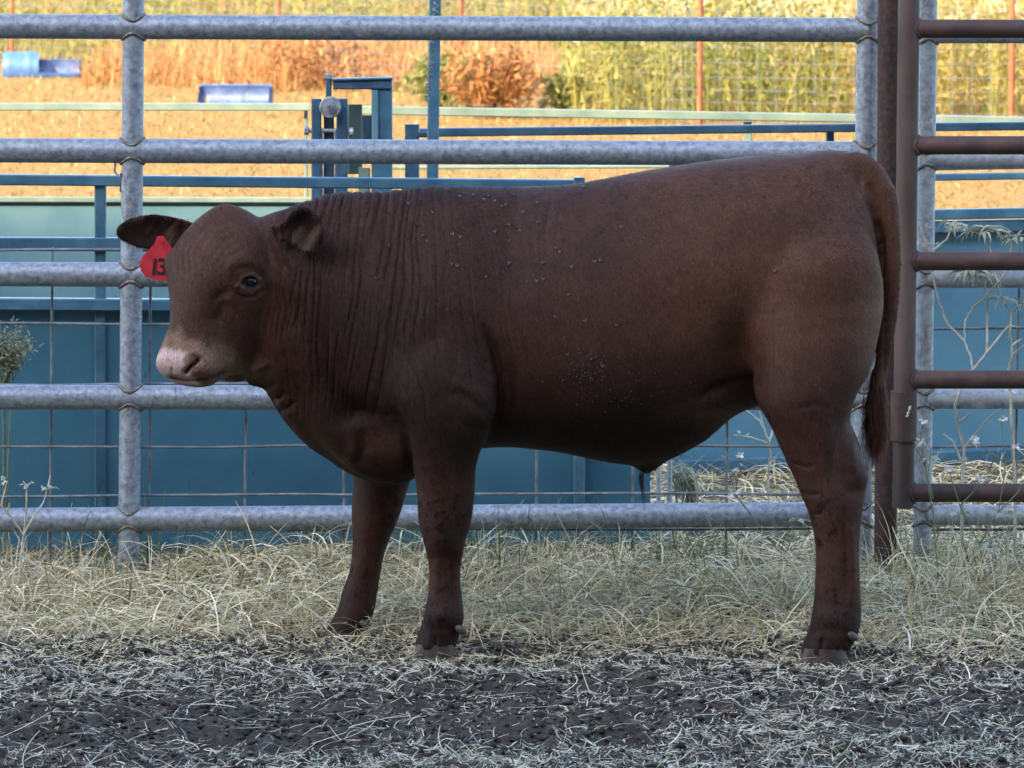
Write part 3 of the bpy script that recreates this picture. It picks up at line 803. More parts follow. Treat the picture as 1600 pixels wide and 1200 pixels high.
    def fam(period, seed, p=.55):
        ph = u/period+2.6*vnoise(u/62, y/130, seed)+.8*vnoise(u/26, y/75, seed+3)
        s = np.abs(np.sin(np.pi*ph))**p
        a = sstep(.20, .75, vnoise(np.floor(ph)*3.7+.5, y/80, seed+9))
        return (s-1)*a
    mk = sstep(428, 470, x)*(1-sstep(610, 730, x))*sstep(268, 300, y)*(1-sstep(580, 680, y))
    mk = mk*(1-((x < 505)*(y < 405)*(co[:, 1] < YM-.14)))
    mk2 = sstep(640, 760, x)*(1-sstep(860, 990, x))*sstep(290, 330, y)*(1-sstep(560, 680, y))
    bod = sstep(-.1, .3, np.abs(nv[:, 1])+.35*(nv[:, 2] > 0))
    h += mk*bod*(.0090*fam(13.5, 41, .42)+.0030*fam(9.0, 57, .4)*sstep(.35, .65, vnoise(x/45, y/70, 63)))
    h += mk2*bod*(.0042*fam(19, 71, .35)*sstep(.35, .7, vnoise(x/50, y/90, 77))+.0010*fam(9, 73))
    h += .0015*(fbm(x/26, y/40, 83, 3)-.5)*bodym
    # ---- face
    t_, l_, n_ = head_co(co)
    hm = sstep(-.03, .0, t_)*(1-sstep(.02, .06, np.abs(l_)-.10))*(n_ > -.26)*(co[:, 1] < YM+.02)*(x < 470)
    def hblob(t, l, n, r, amp):
        g = np.exp(-((t_-t)**2+(l_-l)**2+(n_-n)**2)/r**2); np.add(h, amp*g, out=h)
    ex, ey = 390, 440
    ed_ = np.hypot((x-ex)/1.25, y-ey)
    for sg in (1,):
        hblob(.130, .105, -.01, .035, .005); hblob(.128, -.112, -.02, .024, .010)                  # brow ridge
    groove([(352, 415), (375, 408), (400, 414), (415, 432)], 8, .0035); groove([(366, 422), (385, 418), (405, 426)], 4, -.002)
    blob(ex, ey, 17, 12, -.007, .12); groove([(370, 447), (380, 433), (394, 430), (406, 438)], 3.2, .0035, False); groove([(370, 447), (383, 452), (398, 450), (406, 440)], 3.0, .002, False)
    groove([(362, 455), (378, 466), (400, 464), (412, 452)], 3.5, -.0035); groove([(352, 470), (345, 490), (338, 510)], 9, -.006)
    groove([(330, 470), (345, 462), (366, 450)], 8, -.005)
    for k in range(6):                                       # forehead wrinkles above the eye
        groove([(347-k*9, 426-k*9), (358-k*6, 402-k*11), (386-k*5, 386-k*11)], 4.6, -.0022)
    for k in range(4):
        groove([(276+k*9, 360+k*3), (268+k*9, 395), (272+k*9, 440)], 4.0, -.0028)
    for k in range(6):                                       # cheek folds towards the neck
        groove([(414+k*9, 425+k*7), (421+k*9, 480), (412+k*8, 550-k*4)], 3.6, -.0050)
    groove([(430, 345), (428, 375), (438, 405), (452, 430)], 6, -.008)
    blob(380, 530, 36, 40, .006); blob(335, 500, 26, 40, -.005)
    # mouth, nostril, lips
    groove([(266, 590), (290, 594), (318, 593), (338, 588), (348, 582)], 3.4, -.0085, False); groove([(348, 582), (358, 586), (372, 590)], 4, -.004)
    blob(322, 574, 20, 13, .006); blob(352, 590, 16, 6, .004)
    d, tt = poly_dist(x, y, [(291, 581), (297, 574), (304, 568), (309, 563)]); np.add(h, -.013*np.exp(-(d/4.6)**2)*near, out=h)
    groove([(283, 566), (292, 555), (306, 552), (317, 560)], 5, .005)
    groove([(262, 560), (268, 572), (270, 586)], 3, -.003)
    hblob(.350, -.050, -.045, .012, -.010)
    co = co+nv*h[:, None]
    me.vertices.foreach_set('co', co.astype(np.float32).ravel()); me.update()
    co = smooth(co, ed, np.full(len(co), .25), 1)
    me.vertices.foreach_set('co', co.astype(np.float32).ravel()); me.update()
    # ---- coat colours and a painted rim light
    x, y = px(co); nv = normals(me); t_, l_, n_ = head_co(co)
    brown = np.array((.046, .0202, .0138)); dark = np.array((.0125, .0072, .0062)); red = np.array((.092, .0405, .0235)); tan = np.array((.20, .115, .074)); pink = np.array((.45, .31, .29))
    k1 = fbm(x/110, y/90, 101, 4)
    col = brown[None]*(.82+.36*k1[:, None])
    def mixc(c, w): 
        nonlocal col
        w = np.clip(w, 0, 1)[:, None]; col = col*(1-w)+np.array(c)[None]*w
    rear = sstep(860, 1120, x)*(1-sstep(520, 640, y)); mixc(red, .75*rear*(.6+.5*fbm(x/60, y/60, 7)))
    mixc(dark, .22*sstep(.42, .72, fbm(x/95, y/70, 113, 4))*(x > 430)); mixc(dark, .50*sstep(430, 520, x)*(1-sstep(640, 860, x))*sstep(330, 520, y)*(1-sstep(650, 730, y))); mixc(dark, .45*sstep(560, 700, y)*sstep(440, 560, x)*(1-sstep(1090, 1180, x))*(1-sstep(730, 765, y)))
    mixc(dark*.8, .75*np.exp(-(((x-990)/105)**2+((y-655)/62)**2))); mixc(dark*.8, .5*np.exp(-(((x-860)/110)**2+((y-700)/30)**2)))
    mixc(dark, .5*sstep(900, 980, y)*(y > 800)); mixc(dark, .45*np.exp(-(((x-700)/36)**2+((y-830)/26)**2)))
    mixc(red*.9, .6*np.exp(-(((x-1310)/40)**2+((y-860)/70)**2))); mixc(red, .5*np.exp(-(((x-590)/34)**2+((y-690)/22)**2)))
    mixc(tan*.8, .7*sstep(1325, 1385, x)*sstep(420, 480, y)*(1-sstep(600, 660, y))*(co[:, 1] < YM+.2)*(x < 1382))  # rim light along the buttock edge, painted in as tan
    mixc(tan*.6, .8*np.exp(-(((x-1105)/52)**2+((y-643)/20)**2)))
    mixc(tan*.8, .7*np.exp(-(((x-1346)/6)**2+((y-288)/14)**2)))
    face = (t_ > -.05)*(co[:, 1] < YM+.02)*(x < 430)*(y < 612)
    mixc(red*.85, .55*face); mixc(tan*1.1, .9*face*sstep(.283, .325, t_+.05*(fbm(x/20, y/20, 5)-.5))*sstep(-.24, -.17, n_)*(1-.6*sstep(-.02, -.09, n_)*0))
    mixc(dark, .45*face*np.exp(-(((x-330)/20)**2+((y-470)/40)**2)))
    eye_r = np.hypot((x-390)/1.3, y-441); mixc(tan*.62, .8*face*np.exp(-((eye_r-13)/4)**2)*(y > 441)); mixc(tan*.55, .6*face*np.exp(-((eye_r-13)/4)**2)*(x > 376)); mixc((.012, .008, .008), .9*face*(eye_r < 9.5))
    # nose pad
    padw = sstep(.325, .342, t_-.10*np.abs(l_)+.016*(fbm(x/8, y/8, 3)-.5))*(1-sstep(.030, .050, l_))*(1-sstep(.046, .058, -l_))*sstep(-.100, -.076, n_)
    mixc(pink, padw*face)
    dn, _ = poly_dist(x, y, [(291, 581), (297, 574), (304, 568), (309, 563)]); mixc((.03, .016, .013), .95*np.exp(-(dn/4.0)**4)*face)
    dm, _ = poly_dist(x, y, [(266, 590), (290, 594), (318, 593), (338, 588), (348, 582)]); mixc((.02, .012, .011), .9*np.exp(-(dm/2.6)**2)*face)
    dE1, uE1 = seg_d(co, *e_near); dE2, uE2 = seg_d(co, *e_far)
    ein = ((dE1 < .062)*(uE1 > .12)*(x > 436)+(dE2 < .06)*(uE2 > .2)*(x < 285))*(nv[:, 1] < -.1)
    mixc(dark*.9, .8*ein); mixc(tan*.55, ein*.7*sstep(.5, .75, fbm(x/7+y/9, y/30, 61, 3)))
    mud = sstep(.60, .68, fbm((x*.8+y*.6)/7, (y*.8-x*.6)/9, 201, 3))*sstep(720, 800, y)*sstep(.45, .6, fbm(x/40, y/50, 211, 2)); mixc(dark*.45, .8*mud)
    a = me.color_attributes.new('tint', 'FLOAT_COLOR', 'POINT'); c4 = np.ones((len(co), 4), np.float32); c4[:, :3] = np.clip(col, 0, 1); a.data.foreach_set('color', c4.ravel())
    w = me.attributes.new('bare', 'FLOAT', 'POINT'); w.data.foreach_set('value', (padw*face).astype(np.float32))

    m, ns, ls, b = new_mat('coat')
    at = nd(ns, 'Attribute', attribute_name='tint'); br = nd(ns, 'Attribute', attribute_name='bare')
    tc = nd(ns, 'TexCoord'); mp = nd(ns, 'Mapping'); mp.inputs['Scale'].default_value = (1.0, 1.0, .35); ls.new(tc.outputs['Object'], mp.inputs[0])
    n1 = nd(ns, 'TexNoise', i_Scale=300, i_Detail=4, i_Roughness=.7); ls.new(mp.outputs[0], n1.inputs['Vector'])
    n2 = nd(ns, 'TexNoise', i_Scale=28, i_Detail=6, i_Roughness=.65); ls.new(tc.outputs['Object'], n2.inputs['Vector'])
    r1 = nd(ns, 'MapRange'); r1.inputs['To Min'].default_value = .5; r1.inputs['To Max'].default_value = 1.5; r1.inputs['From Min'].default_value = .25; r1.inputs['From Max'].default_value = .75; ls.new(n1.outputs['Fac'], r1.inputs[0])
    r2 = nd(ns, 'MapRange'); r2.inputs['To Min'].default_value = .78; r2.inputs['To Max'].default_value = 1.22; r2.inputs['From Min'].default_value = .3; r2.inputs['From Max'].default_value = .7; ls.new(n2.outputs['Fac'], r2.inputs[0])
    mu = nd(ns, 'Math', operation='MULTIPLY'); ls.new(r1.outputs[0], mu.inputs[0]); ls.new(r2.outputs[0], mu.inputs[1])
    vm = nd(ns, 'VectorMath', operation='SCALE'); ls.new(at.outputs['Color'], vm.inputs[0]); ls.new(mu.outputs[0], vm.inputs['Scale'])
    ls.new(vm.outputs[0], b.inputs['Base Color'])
    rg = nd(ns, 'MapRange'); rg.inputs['To Min'].default_value = .62; rg.inputs['To Max'].default_value = .34; ls.new(br.outputs['Fac'], rg.inputs[0]); ls.new(rg.outputs[0], b.inputs['Roughness'])
    b.inputs['Specular IOR Level'].default_value = .14
    
    bp = nd(ns, 'Bump', i_Strength=.35, i_Distance=.0015); ls.new(n1.outputs['Fac'], bp.inputs['Height']); ls.new(bp.outputs[0], b.inputs['Normal'])
    body = link('body', me, m, root)

    # ---- short coat hair lying along the body
    hn = HAIRS
    pick = rng.choice(len(co), hn, p=None)
    hp = co[pick]+rng.normal(0, .0016, (hn, 3)); hv = nv[pick]; hp -= hv*np.sum((hp-co[pick])*hv, 1)[:, None]
    hp -= hv*.0006
    bare_ = (padw*face)[pick]; keep = (bare_ < .3)&(np.hypot((x[pick]-390)/1.3, y[pick]-441) > 12)&(np.exp(-(dn[pick]/5.0)**2) < .3)
    hp, hv, pk = hp[keep], hv[keep], pick[keep]; hn = len(hp)
    flow = np.stack([np.full(hn, .55), rng.normal(0, .25, hn), np.full(hn, -.85)], 1)
    hx, hy = x[pk], y[pk]
    isface = (face[pk] > 0); flow[isface] = np.array(-ta*.9+la*.25)[None]+rng.normal(0, .25, (isface.sum(), 3))
    rump = sstep(1100, 1300, hx)*(1-sstep(420, 560, hy)); flow[:, 0] += rump*.5
    flow[:, 0] += rng.normal(0, .3, hn)+1.2*(fbm(hx/60, hy/60, 301, 2)-.5); flow[:, 2] += rng.normal(0, .2, hn)
    flow -= hv*np.sum(flow*hv, 1)[:, None]; flow /= np.linalg.norm(flow, axis=1)[:, None]+1e-9
    HL = rng.uniform(.007, .013, hn)*np.where(isface, .7, 1.0); lift = rng.uniform(.08, .34, hn)
    d1 = flow*np.cos(lift)[:, None]+hv*np.sin(lift)[:, None]; d2 = flow*np.cos(lift*.3)[:, None]+hv*np.sin(lift*.3)[:, None]
    sd = np.cross(flow, hv); wd = rng.uniform(.00035, .00085, hn)[:, None]
    q1 = hp+d1*(HL*.5)[:, None]; q2 = q1+d2*(HL*.5)[:, None]
    HV = np.stack([hp-sd*wd, hp+sd*wd, q1-sd*wd*.8, q1+sd*wd*.8, q2], 1).reshape(-1, 3)
    bi = np.arange(hn)[:, None]*5
    HQ = [np.concatenate([bi, bi+1, bi+3, bi+2], 1), np.concatenate([bi+2, bi+3, bi+4], 1)]
    hc = col[pk]*rng.uniform(.55, 1.5, (hn, 1))*(.40+1.2*fbm(hx/4.5, hy/10.0, 311, 2))[:, None]; hc = np.repeat(np.clip(hc, 0, 1), 5, axis=0)
    cm, ns_, ls_, b_ = new_mat('coat_hair'); at_ = nd(ns_, 'Attribute', attribute_name='tint'); ls_.new(at_.outputs['Color'], b_.inputs['Base Color']); b_.inputs['Roughness'].default_value = .55; b_.inputs['Specular IOR Level'].default_value = .10
    ho = link('coat_hair', mesh_np('coat_hair', HV, HQ, hc), cm, root, False); ho['kind'] = 'stuff'

    # ---- eye
    em, ns, ls, b = new_mat('eye'); b.inputs['Base Color'].default_value = (.012, .009, .010, 1); b.inputs['Roughness'].default_value = .12; b.inputs['Specular IOR Level'].default_value = .35
    from mathutils.bvhtree import BVHTree
    bvh = BVHTree.FromPolygons([tuple(v) for v in co], [tuple(p.vertices) for p in me.polygons])
    camp = Vector((0, 0, CAMZ))
    def cast(x_, y_):
        d = (P(x_, y_, 10)-camp).normalized(); hit = bvh.ray_cast(camp, d); return hit[0], hit[1]
    def eyeball(c, r, ax):
        bm = bmesh.new(); bmesh.ops.create_uvsphere(bm, u_segments=24, v_segments=16, radius=r); bmesh.ops.scale(bm, verts=bm.verts, vec=(1.0, .8, .70)); bmesh.ops.translate(bm, verts=bm.verts, vec=c)
        me_ = bpy.data.meshes.new('eye'); bm.to_mesh(me_); bm.free(); o = link('eye', me_, em, root); return o
    p, nn = cast(390, 440)
    dirc = (p-camp).normalized()
    eyeball(p+dirc*.0094, .0180, None)
    eyeball(H(.140, -.100, -.032), .017, None)

    # ---- hooves and dewclaws
    hm_ = plain('hoof_horn', (.055, .039, .032), .5, 0, .35, 45); dm_ = plain('dewclaw_horn', (.06, .052, .048), .5, 0, .3, 60)
    def hoof(cx_front, cx_back, ytop, ybot, Y0, w):
        for sgn in (-1, 1):
            mb = MB(); rings = []
            for (u, fx_, bx_, ww) in ((0, 4, -2, .9), (.45, 0, -1, 1.0), (1.0, -7, 1, 1.05)):
                yy = ytop+(ybot-ytop)*u; xa, xb = cx_front+fx_, cx_back+bx_; r = []
                for k in range(16):
                    a = 2*math.pi*k/16; q = P((xa+xb)/2, yy, Y0); R = (xb-xa)/2*Y0/F
                    side = sgn*w*.52+w*.47*ww*math.sin(a)*(1 if math.cos(a) > -.2 else .75)
                    r.append((q.x+R*math.copysign(abs(math.cos(a))**.85, math.cos(a)), Y0+side, q.z))
                rings.append(r)
            for r in rings: mb.v += r
            for i in range(2):
                for k in range(16): mb.f.append((i*16+k, i*16+(k+1) % 16, (i+1)*16+(k+1) % 16, (i+1)*16+k))
            mb.f.append(tuple(range(16))); mb.f.append(tuple(range(32, 48)))
            mb.build('hoof', hm_, root)
    hoof(648, 711, 1004, 1026, 9.50, .048); hoof(506, 562, 984, 998, 9.75, .047); hoof(1252, 1322, 1010, 1039, 9.386, .050); hoof(1266, 1314, 972, 994, 9.80, .045)
    def dewclaw(x_, y_, Y0):
        for sgn in (-1, 1):
            c = P(x_-2, y_, Y0+sgn*.026); bm = bmesh.new(); bmesh.ops.create_uvsphere(bm, u_segments=14, v_segments=10, radius=.0108); bmesh.ops.transform(bm, matrix=Matrix.Translation(c) @ Matrix.Rotation(.6, 4, 'Y') @ Matrix.Diagonal((1.3, .8, .8, 1)), verts=bm.verts); me_ = bpy.data.meshes.new('dewclaw'); bm.to_mesh(me_); bm.free(); link('dewclaw', me_, dm_, root)
    dewclaw(722, 984, 9.485); dewclaw(573, 976, 9.74); dewclaw(1334, 994, 9.378); dewclaw(1318, 960, 9.80)

    # ---- hair: tail switch and sheath tuft, whiskers
    def strands(name, specs, mat):
        Vs, Fs, Cs = [], [], []
        for pts, r, c in specs:
            b0 = len(Vs)
            for i, p in enumerate(pts):
                rr = r*(1-.75*i/(len(pts)-1))
                for a in (0, 2.09, 4.19): Vs.append((p[0]+rr*math.cos(a), p[1]+rr*math.sin(a), p[2])); Cs.append(c)
            for i in range(len(pts)-1):
                for k in range(3): Fs.append((b0+i*3+k, b0+i*3+(k+1) % 3, b0+(i+1)*3+(k+1) % 3, b0+(i+1)*3+k))
        me_ = mesh_np(name, np.array(Vs), np.array(Fs), np.array(Cs)); o_ = link(name, me_, mat, root); o_['kind'] = 'stuff'; return o_
    hairm = tint_mat('tail_hair', .5)
    sp = []
    for k in range(1500):
        u0 = random.random(); q = P(1372-u0*8, 575+u0*65, TY-.04); a = random.uniform(0, 6.28); rad = .010*random.random()**.5
        q = q+Vector((rad*math.cos(a), rad*math.sin(a), 0)); L = random.uniform(.06, .14); spread = random.gauss(0, 1)
        bx = P(1365+spread*11+u0*2, 0, TY).x; pts = []
        for i in range(6):
            s = i/5; pts.append((q.x+(bx-q.x)*math.sin(s*1.9)*.75+.004*math.sin(6*s+k), q.y+.012*math.sin(a)*s, q.z-L*s))
        cc = random.uniform(.6, 1.4); sp.append((pts, .0011, (.115*cc, .046*cc, .028*cc)))
    strands('tail_hair', sp, hairm)
    sp = []
    for k in range(16):
        q = P(1000+random.gauss(0, 2.5), 742+random.uniform(-6, 4), YM+random.gauss(0, .006)); L = random.uniform(.02, .085); pts = [(q.x+.10*L*s+.04*L*s*s*random.uniform(.5, 1), q.y, q.z-L*s) for s in (0, .3, .6, 1)]
        sp.append((pts, .0010, (.018, .013, .012)))
    strands('sheath_hair', sp, hairm)
    sp = []
    for k in range(26):
        l = random.uniform(-.06, .06); q = H(random.uniform(.34, .40), l, random.uniform(-.12, -.09)); d = (ta*.5-na*.6+la*(l*6)).normalized(); L = random.uniform(.015, .03)
        sp.append(([tuple(q+d*L*s-Vector((0, 0, .006*s*s))) for s in (0, .5, 1)], .0005, (.35, .3, .25)))
    strands('whisker', sp, hairm)

    # ---- ear tag
    tm = plain('tag_plastic', (.56, .032, .048), .45, 0, .22, 26); ink = plain('tag_ink', (.025, .012, .015), .6, 0, .1)
    YT = 9.672
    out = [(245, 370), (250, 368), (256, 369), (263, 380), (276, 396), (282, 413), (280, 428), (272, 436), (258, 439), (241, 437), (227, 432), (220, 423), (218, 411), (223, 400), (234, 389), (242, 380)]
    mb = MB(); n = len(out)
    mb.v = [tuple(P(a, c, YT-.0012)) for a, c in out]+[tuple(P(a, c, YT+.0012)) for a, c in out]
    mb.f = [tuple(range(n)), tuple(range(2*n-1, n-1, -1))]+[(k, (k+1) % n, (k+1) % n+n, k+n) for k in range(n)]
    tg = mb.build('ear_tag', tm, root, smooth=False); tg['label'] = 'red plastic ear tag numbered 13'
    mb = MB(); q = P(251, 376, YT-.003); mb.tube([q, q+Vector((0, .012, 0))], .006, 12); mb.build('stud', tm, tg)
    for ch, xx in (('1', 231), ('3', 243)):
        cu = bpy.data.curves.new('digit', 'FONT'); cu.body = ch; cu.size = .050; cu.extrude = .0004; cu.offset = .0011
        to = bpy.data.objects.new('digit', cu); C.objects.link(to)
        dg = bpy.context.evaluated_depsgraph_get(); mt = bpy.data.meshes.new_from_object(to.evaluated_get(dg)); bpy.data.objects.remove(to)
        q = P(xx, 428, YT-.0022); R = Matrix.Translation(q) @ Matrix.Rotation(math.radians(90), 4, 'X') @ Matrix.Rotation(math.radians(-6), 4, 'Z')
        mt.transform(R); link('digit', mt, ink, tg, smooth=False)
    return root, cast
VOX, FINE, HAIRS = .004, True, 200000
bull, bull_cast = build_bull()

# flies on the coat
fly_m = plain('fly', (.06, .056, .052), .5, 0, .2); wing_m = plain('fly_wing', (.10, .088, .078), .35, 0, .1)
def make_fly(name, p, nrm, sc, ang_):
    mb = MB(); z = Vector(nrm).normalized(); d = Vector((math.sin(ang_), 0, math.cos(ang_))); d = (d-z*d.dot(z)).normalized(); s = d.cross(z)
    p = Vector(p)+z*.0012
    t = empty(name, p, 'tiny pale-winged fly sitting on the dark brown coat of the bull', 'fly', 'flies on the bull')
    mb.tube([p-d*.0035*sc, p-d*.001*sc, p+d*.002*sc, p+d*.004*sc], [.0004, .0013*sc, .0014*sc, .0006], 6); mb.build('fly_body', fly_m, t)
    for sg in (-1, 1):
        w = MB(); a = p+z*.0015+d*.002*sc; w.tube([a, a-d*.004*sc+s*sg*.0025*sc, a-d*.0075*sc+s*sg*.0038*sc], [.0004, .0014*sc, .0007*sc], 5); w.build('wing', wing_m, t)
spots = [(638, 316), (677, 330), (660, 366), (666, 375), (707, 364), (720, 368), (772, 360), (797, 349), (797, 374), (817, 330), (842, 346), (812, 359), (838, 315), (786, 320), (789, 318), (588, 432), (647, 446), (606, 381), (707, 410), (717, 413), (760, 430), (796, 409), (848, 409), (847, 434), (839, 437), (821, 438), (867, 386), (875, 392), (886, 458), (929, 407), (937, 405), (970, 353), (867, 492), (913, 499), (963, 505), (895, 415), (1213, 421), (636, 493), (889, 551), (922, 558), (943, 569), (911, 290), (718, 305), (755, 310), (776, 312), (765, 304), (801, 302), (740, 303)]
for (a, c) in spots:
    p, nn = bull_cast(a+random.uniform(-2, 2), c+3)
    if p is None: continue
    make_fly('fly', p, nn, random.uniform(.5, .95), math.pi+random.uniform(-.6, .6))
Vs, Fs = [], []
fx = [(random.gauss(915, 22), random.gauss(580, 16)) for _ in range(90)]+[(random.uniform(715, 905), random.gauss(296, 5)) for _ in range(90)]+[(random.gauss(960, 50), random.gauss(600, 30)) for _ in range(60)]
for (a, c) in fx:
    p, nn = bull_cast(a, c)
    if p is None: continue
    b0 = len(Vs); r = random.uniform(.0008, .0016); q = p+nn*.0006
    Vs += [tuple(q+Vector(o)*r) for o in ((1, 0, .3), (-1, 0, .2), (0, -1, 0), (.2, 0, 1.4), (-.2, 0, -1.4))]; Fs += [(b0, b0+2, b0+3), (b0+1, b0+3, b0+2), (b0, b0+4, b0+2), (b0+1, b0+2, b0+4)]
tag(link('fly_cluster', mesh_np('fly_cluster', np.array(Vs), np.array(Fs)), fly_m, None, False), 'clusters of tiny flies and specks on back and belly of the bull', 'flies', None, 'stuff')

# ------------------------------------------------------------------ grass, straw and soil crumbs
def ribbons(base, az, el, length, width, curl, twist, segs, col, zmin=.002, follow=True, tipw=.25):
    """Curved blades: start angle el above level, bending down by curl and round by twist over the length."""
    n = len(base); V = np.zeros((n, segs+1, 2, 3)); p = base.astype(float).copy()
    roll = rng.uniform(-1, 1, n)
    for s in range(segs+1):
        u = s/segs; e = el-curl*u; a = az+twist*u
        d = np.stack([np.cos(e)*np.cos(a), np.cos(e)*np.sin(a), np.sin(e)], 1)
        side = np.stack([-np.sin(a), np.cos(a), roll*.9], 1); side -= d*np.sum(side*d, 1)[:, None]; side /= np.linalg.norm(side, axis=1)[:, None]
        w = (width*(1-(1-tipw)*u**1.5)/2)[:, None]
        V[:, s, 0] = p-side*w; V[:, s, 1] = p+side*w
        p = p+d*(length/segs)[:, None]
        if follow:
            g = ground_h(p[:, 0], p[:, 1])+zmin; p[:, 2] = np.maximum(p[:, 2], g)
    idx = np.arange(n*(segs+1)*2).reshape(n, segs+1, 2)
    Q = np.stack([idx[:, :-1, 0], idx[:, :-1, 1], idx[:, 1:, 1], idx[:, 1:, 0]], -1).reshape(-1, 4)
    return V.reshape(-1, 3), Q, np.repeat(col, (segs+1)*2, axis=0)
def palette(n, cols, probs, jit=.18):
    c = np.array(cols)[rng.choice(len(cols), n, p=np.array(probs)/sum(probs))]
    return np.clip(c*rng.uniform(1-jit, 1+jit, (n, 1))*rng.uniform(.95, 1.05, (n, 3)), 0, 1)
def blade_object(name, sets, mat, label, cat):
    Vs, Qs, Cs = [], [], []; o = 0
    for V, Q, c in sets: Vs.append(V); Qs.append(Q+o); Cs.append(c); o += len(V)
    me = mesh_np(name, np.concatenate(Vs), np.concatenate(Qs), np.concatenate(Cs))
    return tag(link(name, me, mat, None, False), label, cat, None, 'stuff')
STRAW = [(.76, .65, .41), (.66, .53, .30), (.84, .75, .53), (.42, .32, .17), (.27, .27, .14), (.60, .55, .39)]
def U(a, b, n): return rng.uniform(a, b, n)

def mat_height(x, Y):
    lump = .35+1.3*fbm(x*2.3+5, Y*2.0, 21, 3)
    lump = .15+1.7*sstep(.28, .72, fbm(x*2.3+5, Y*1.2, 21, 3))
    lump = lump*(1-.75*np.exp(-((x+.90)/.11)**2))
    return np.interp(Y, [9.5, 9.7, 9.95, 10.3, 10.5, 10.75, 11.2, 14], [0, .006, .022, .050, .050, .028, .012, .010])*lump
sets = []
n = 19000
X = rng.normal(0, 1, n)*0+U(-1.45, 1.45, n); Y = 9.52+1.32*rng.beta(1.7, 1.7, n)
edge = 9.46+.42*fbm(X*1.8, X*0+2, 33, 4)-.14*sstep(.55, .9, X)
k = (Y > edge) & (U(0, 1, n) < .35+1.5*fbm(X*3.1, Y*3.1, 39, 3)-.25*sstep(10.2, 9.6, Y)); X, Y = X[k], Y[k]; n = len(X)
z = ground_h(X, Y)+mat_height(X, Y)*U(0, 1, n)
sets.append(ribbons(np.stack([X, Y, z], 1), U(0, 6.283, n), rng.normal(.25, .4, n), .05+.21*rng.beta(1.3, 2.2, n), .0016+.0044*rng.beta(1.3, 2.4, n), U(.4, 2.2, n), U(-.9, .9, n), 5, palette(n, STRAW, [4, 3, 3.2, 2.4, 1.2, 1.5], .35)))
# standing arching stalks
n = 3600; X = U(-1.45, 1.45, n); Y = U(10.05, 10.9, n); z = ground_h(X, Y)
dens = fbm(X*3, Y*0+4, 45, 3); k = sstep(.42, .78, dens) > U(.0, 1.0, n); X, Y, z = X[k], Y[k], z[k]; n = len(X)
sets.append(ribbons(np.stack([X, Y, z], 1), U(0, 6.283, n), U(.9, 1.6, n), U(.10, .26, n)*(.5+.9*fbm(X*2, X*0+9, 51, 2)), U(.0018, .0034, n), U(.3, 2.4, n), U(-.5, .5, n), 6, palette(n, STRAW, [4, 3, 2.5, 1, 2.2, 1.5])))
# green live grass in tufts
n = 900; cx = rng.choice(np.array([-.95, -.55, -.1, .05, .28, .45, -.35, 1.05, .9]), n); X = cx+rng.normal(0, .09, n); Y = U(10.3, 10.95, n); z = ground_h(X, Y)
sets.append(ribbons(np.stack([X, Y, z], 1), U(0, 6.283, n), U(.8, 1.6, n), U(.08, .24, n), U(.0022, .0038, n), U(.3, 1.8, n), U(-.5, .5, n), 5, palette(n, [(.075, .105, .045), (.12, .15, .06), (.20, .22, .10)], [3, 3, 2])))
# thin mat and litter between the panels and the right alley wall
n = 6500; X = U(.25, 2.2, n); Y = U(11.0, 14.0, n); z = mat_height(X, Y)*U(0, 1, n)
sets.append(ribbons(np.stack([X, Y, z], 1), U(0, 6.283, n), rng.normal(.25, .35, n), U(.05, .20, n), U(.0025, .005, n), U(.3, 2.0, n), U(-.9, .9, n), 4, palette(n, STRAW, [4, 3.5, 2.5, 2, .8, 1])))
# out of frame, sparser
n = 4000; X = U(1.4, 4.5, n)*rng.choice([-1, 1], n); Y = U(9.6, 11.05, n); z = mat_height(X, Y)*U(0, 1, n)
sets.append(ribbons(np.stack([X, Y, z], 1), U(0, 6.283, n), rng.normal(.4, .4, n), U(.08, .26, n), U(.003, .006, n), U(.4, 2.2, n), U(-.9, .9, n), 4, palette(n, STRAW, [4, 3, 2.5, 1.6, 1.3, 1.5])))
blade_object('dry_grass', sets, M['straw'], 'matted dry grass and hay along the foot of the panels', 'dry grass')

# straw bits trodden into the soil
LIT = [(.74, .66, .49), (.62, .53, .36), (.82, .75, .60), (.47, .43, .33), (.46, .47, .37), (.28, .22, .14)]
sets = []
n = 62000; X = U(-1.4, 1.4, n); Y = U(7.85, 9.85, n)
d = .16+2.6*(fbm(X*2.2, Y*2.6, 61, 4)-.38)+.55*(1-sstep(8.0, 8.75, Y))+.8*sstep(9.1, 9.6, Y)+.25*sstep(.3, 1.0, X)
k = d > U(0, 1, n); X, Y = X[k], Y[k]; n = len(X)
sets.append(ribbons(np.stack([X, Y, ground_h(X, Y)+U(.001, .006, n)], 1), U(0, 6.283, n), rng.normal(.05, .25, n), .006+.065*rng.beta(1.1, 4, n), .0010+.0026*rng.beta(1.5, 3, n), U(-.4, .9, n), U(-1.1, 1.1, n), 3, np.where((Y > 9.05+.5*fbm(X*3, Y*3, 67, 2))[:, None], palette(n, STRAW, [4, 3, 3, 2, .8, 1.5]), palette(n, LIT, [4, 3, 2, 2, 2, 1.5])), .0015, True, .7))
n = 1300; X = U(-1.4, 1.4, n); Y = U(7.85, 9.85, n)
sets.append(ribbons(np.stack([X, Y, ground_h(X, Y)+.004], 1), U(0, 6.283, n), rng.normal(.1, .2, n), U(.04, .14, n), U(.0010, .0022, n), U(-.2, .7, n), U(-1.6, 1.6, n), 6, palette(n, LIT, [4, 3, 3, 2, 1, .5]), .003, True, .6))
n = 1500; X = np.concatenate([rng.normal(.95, .22, n//2), rng.normal(-.1, .35, n-n//2)]); Y = np.concatenate([rng.normal(8.35, .22, n//2), rng.normal(8.15, .16, n-n//2)])
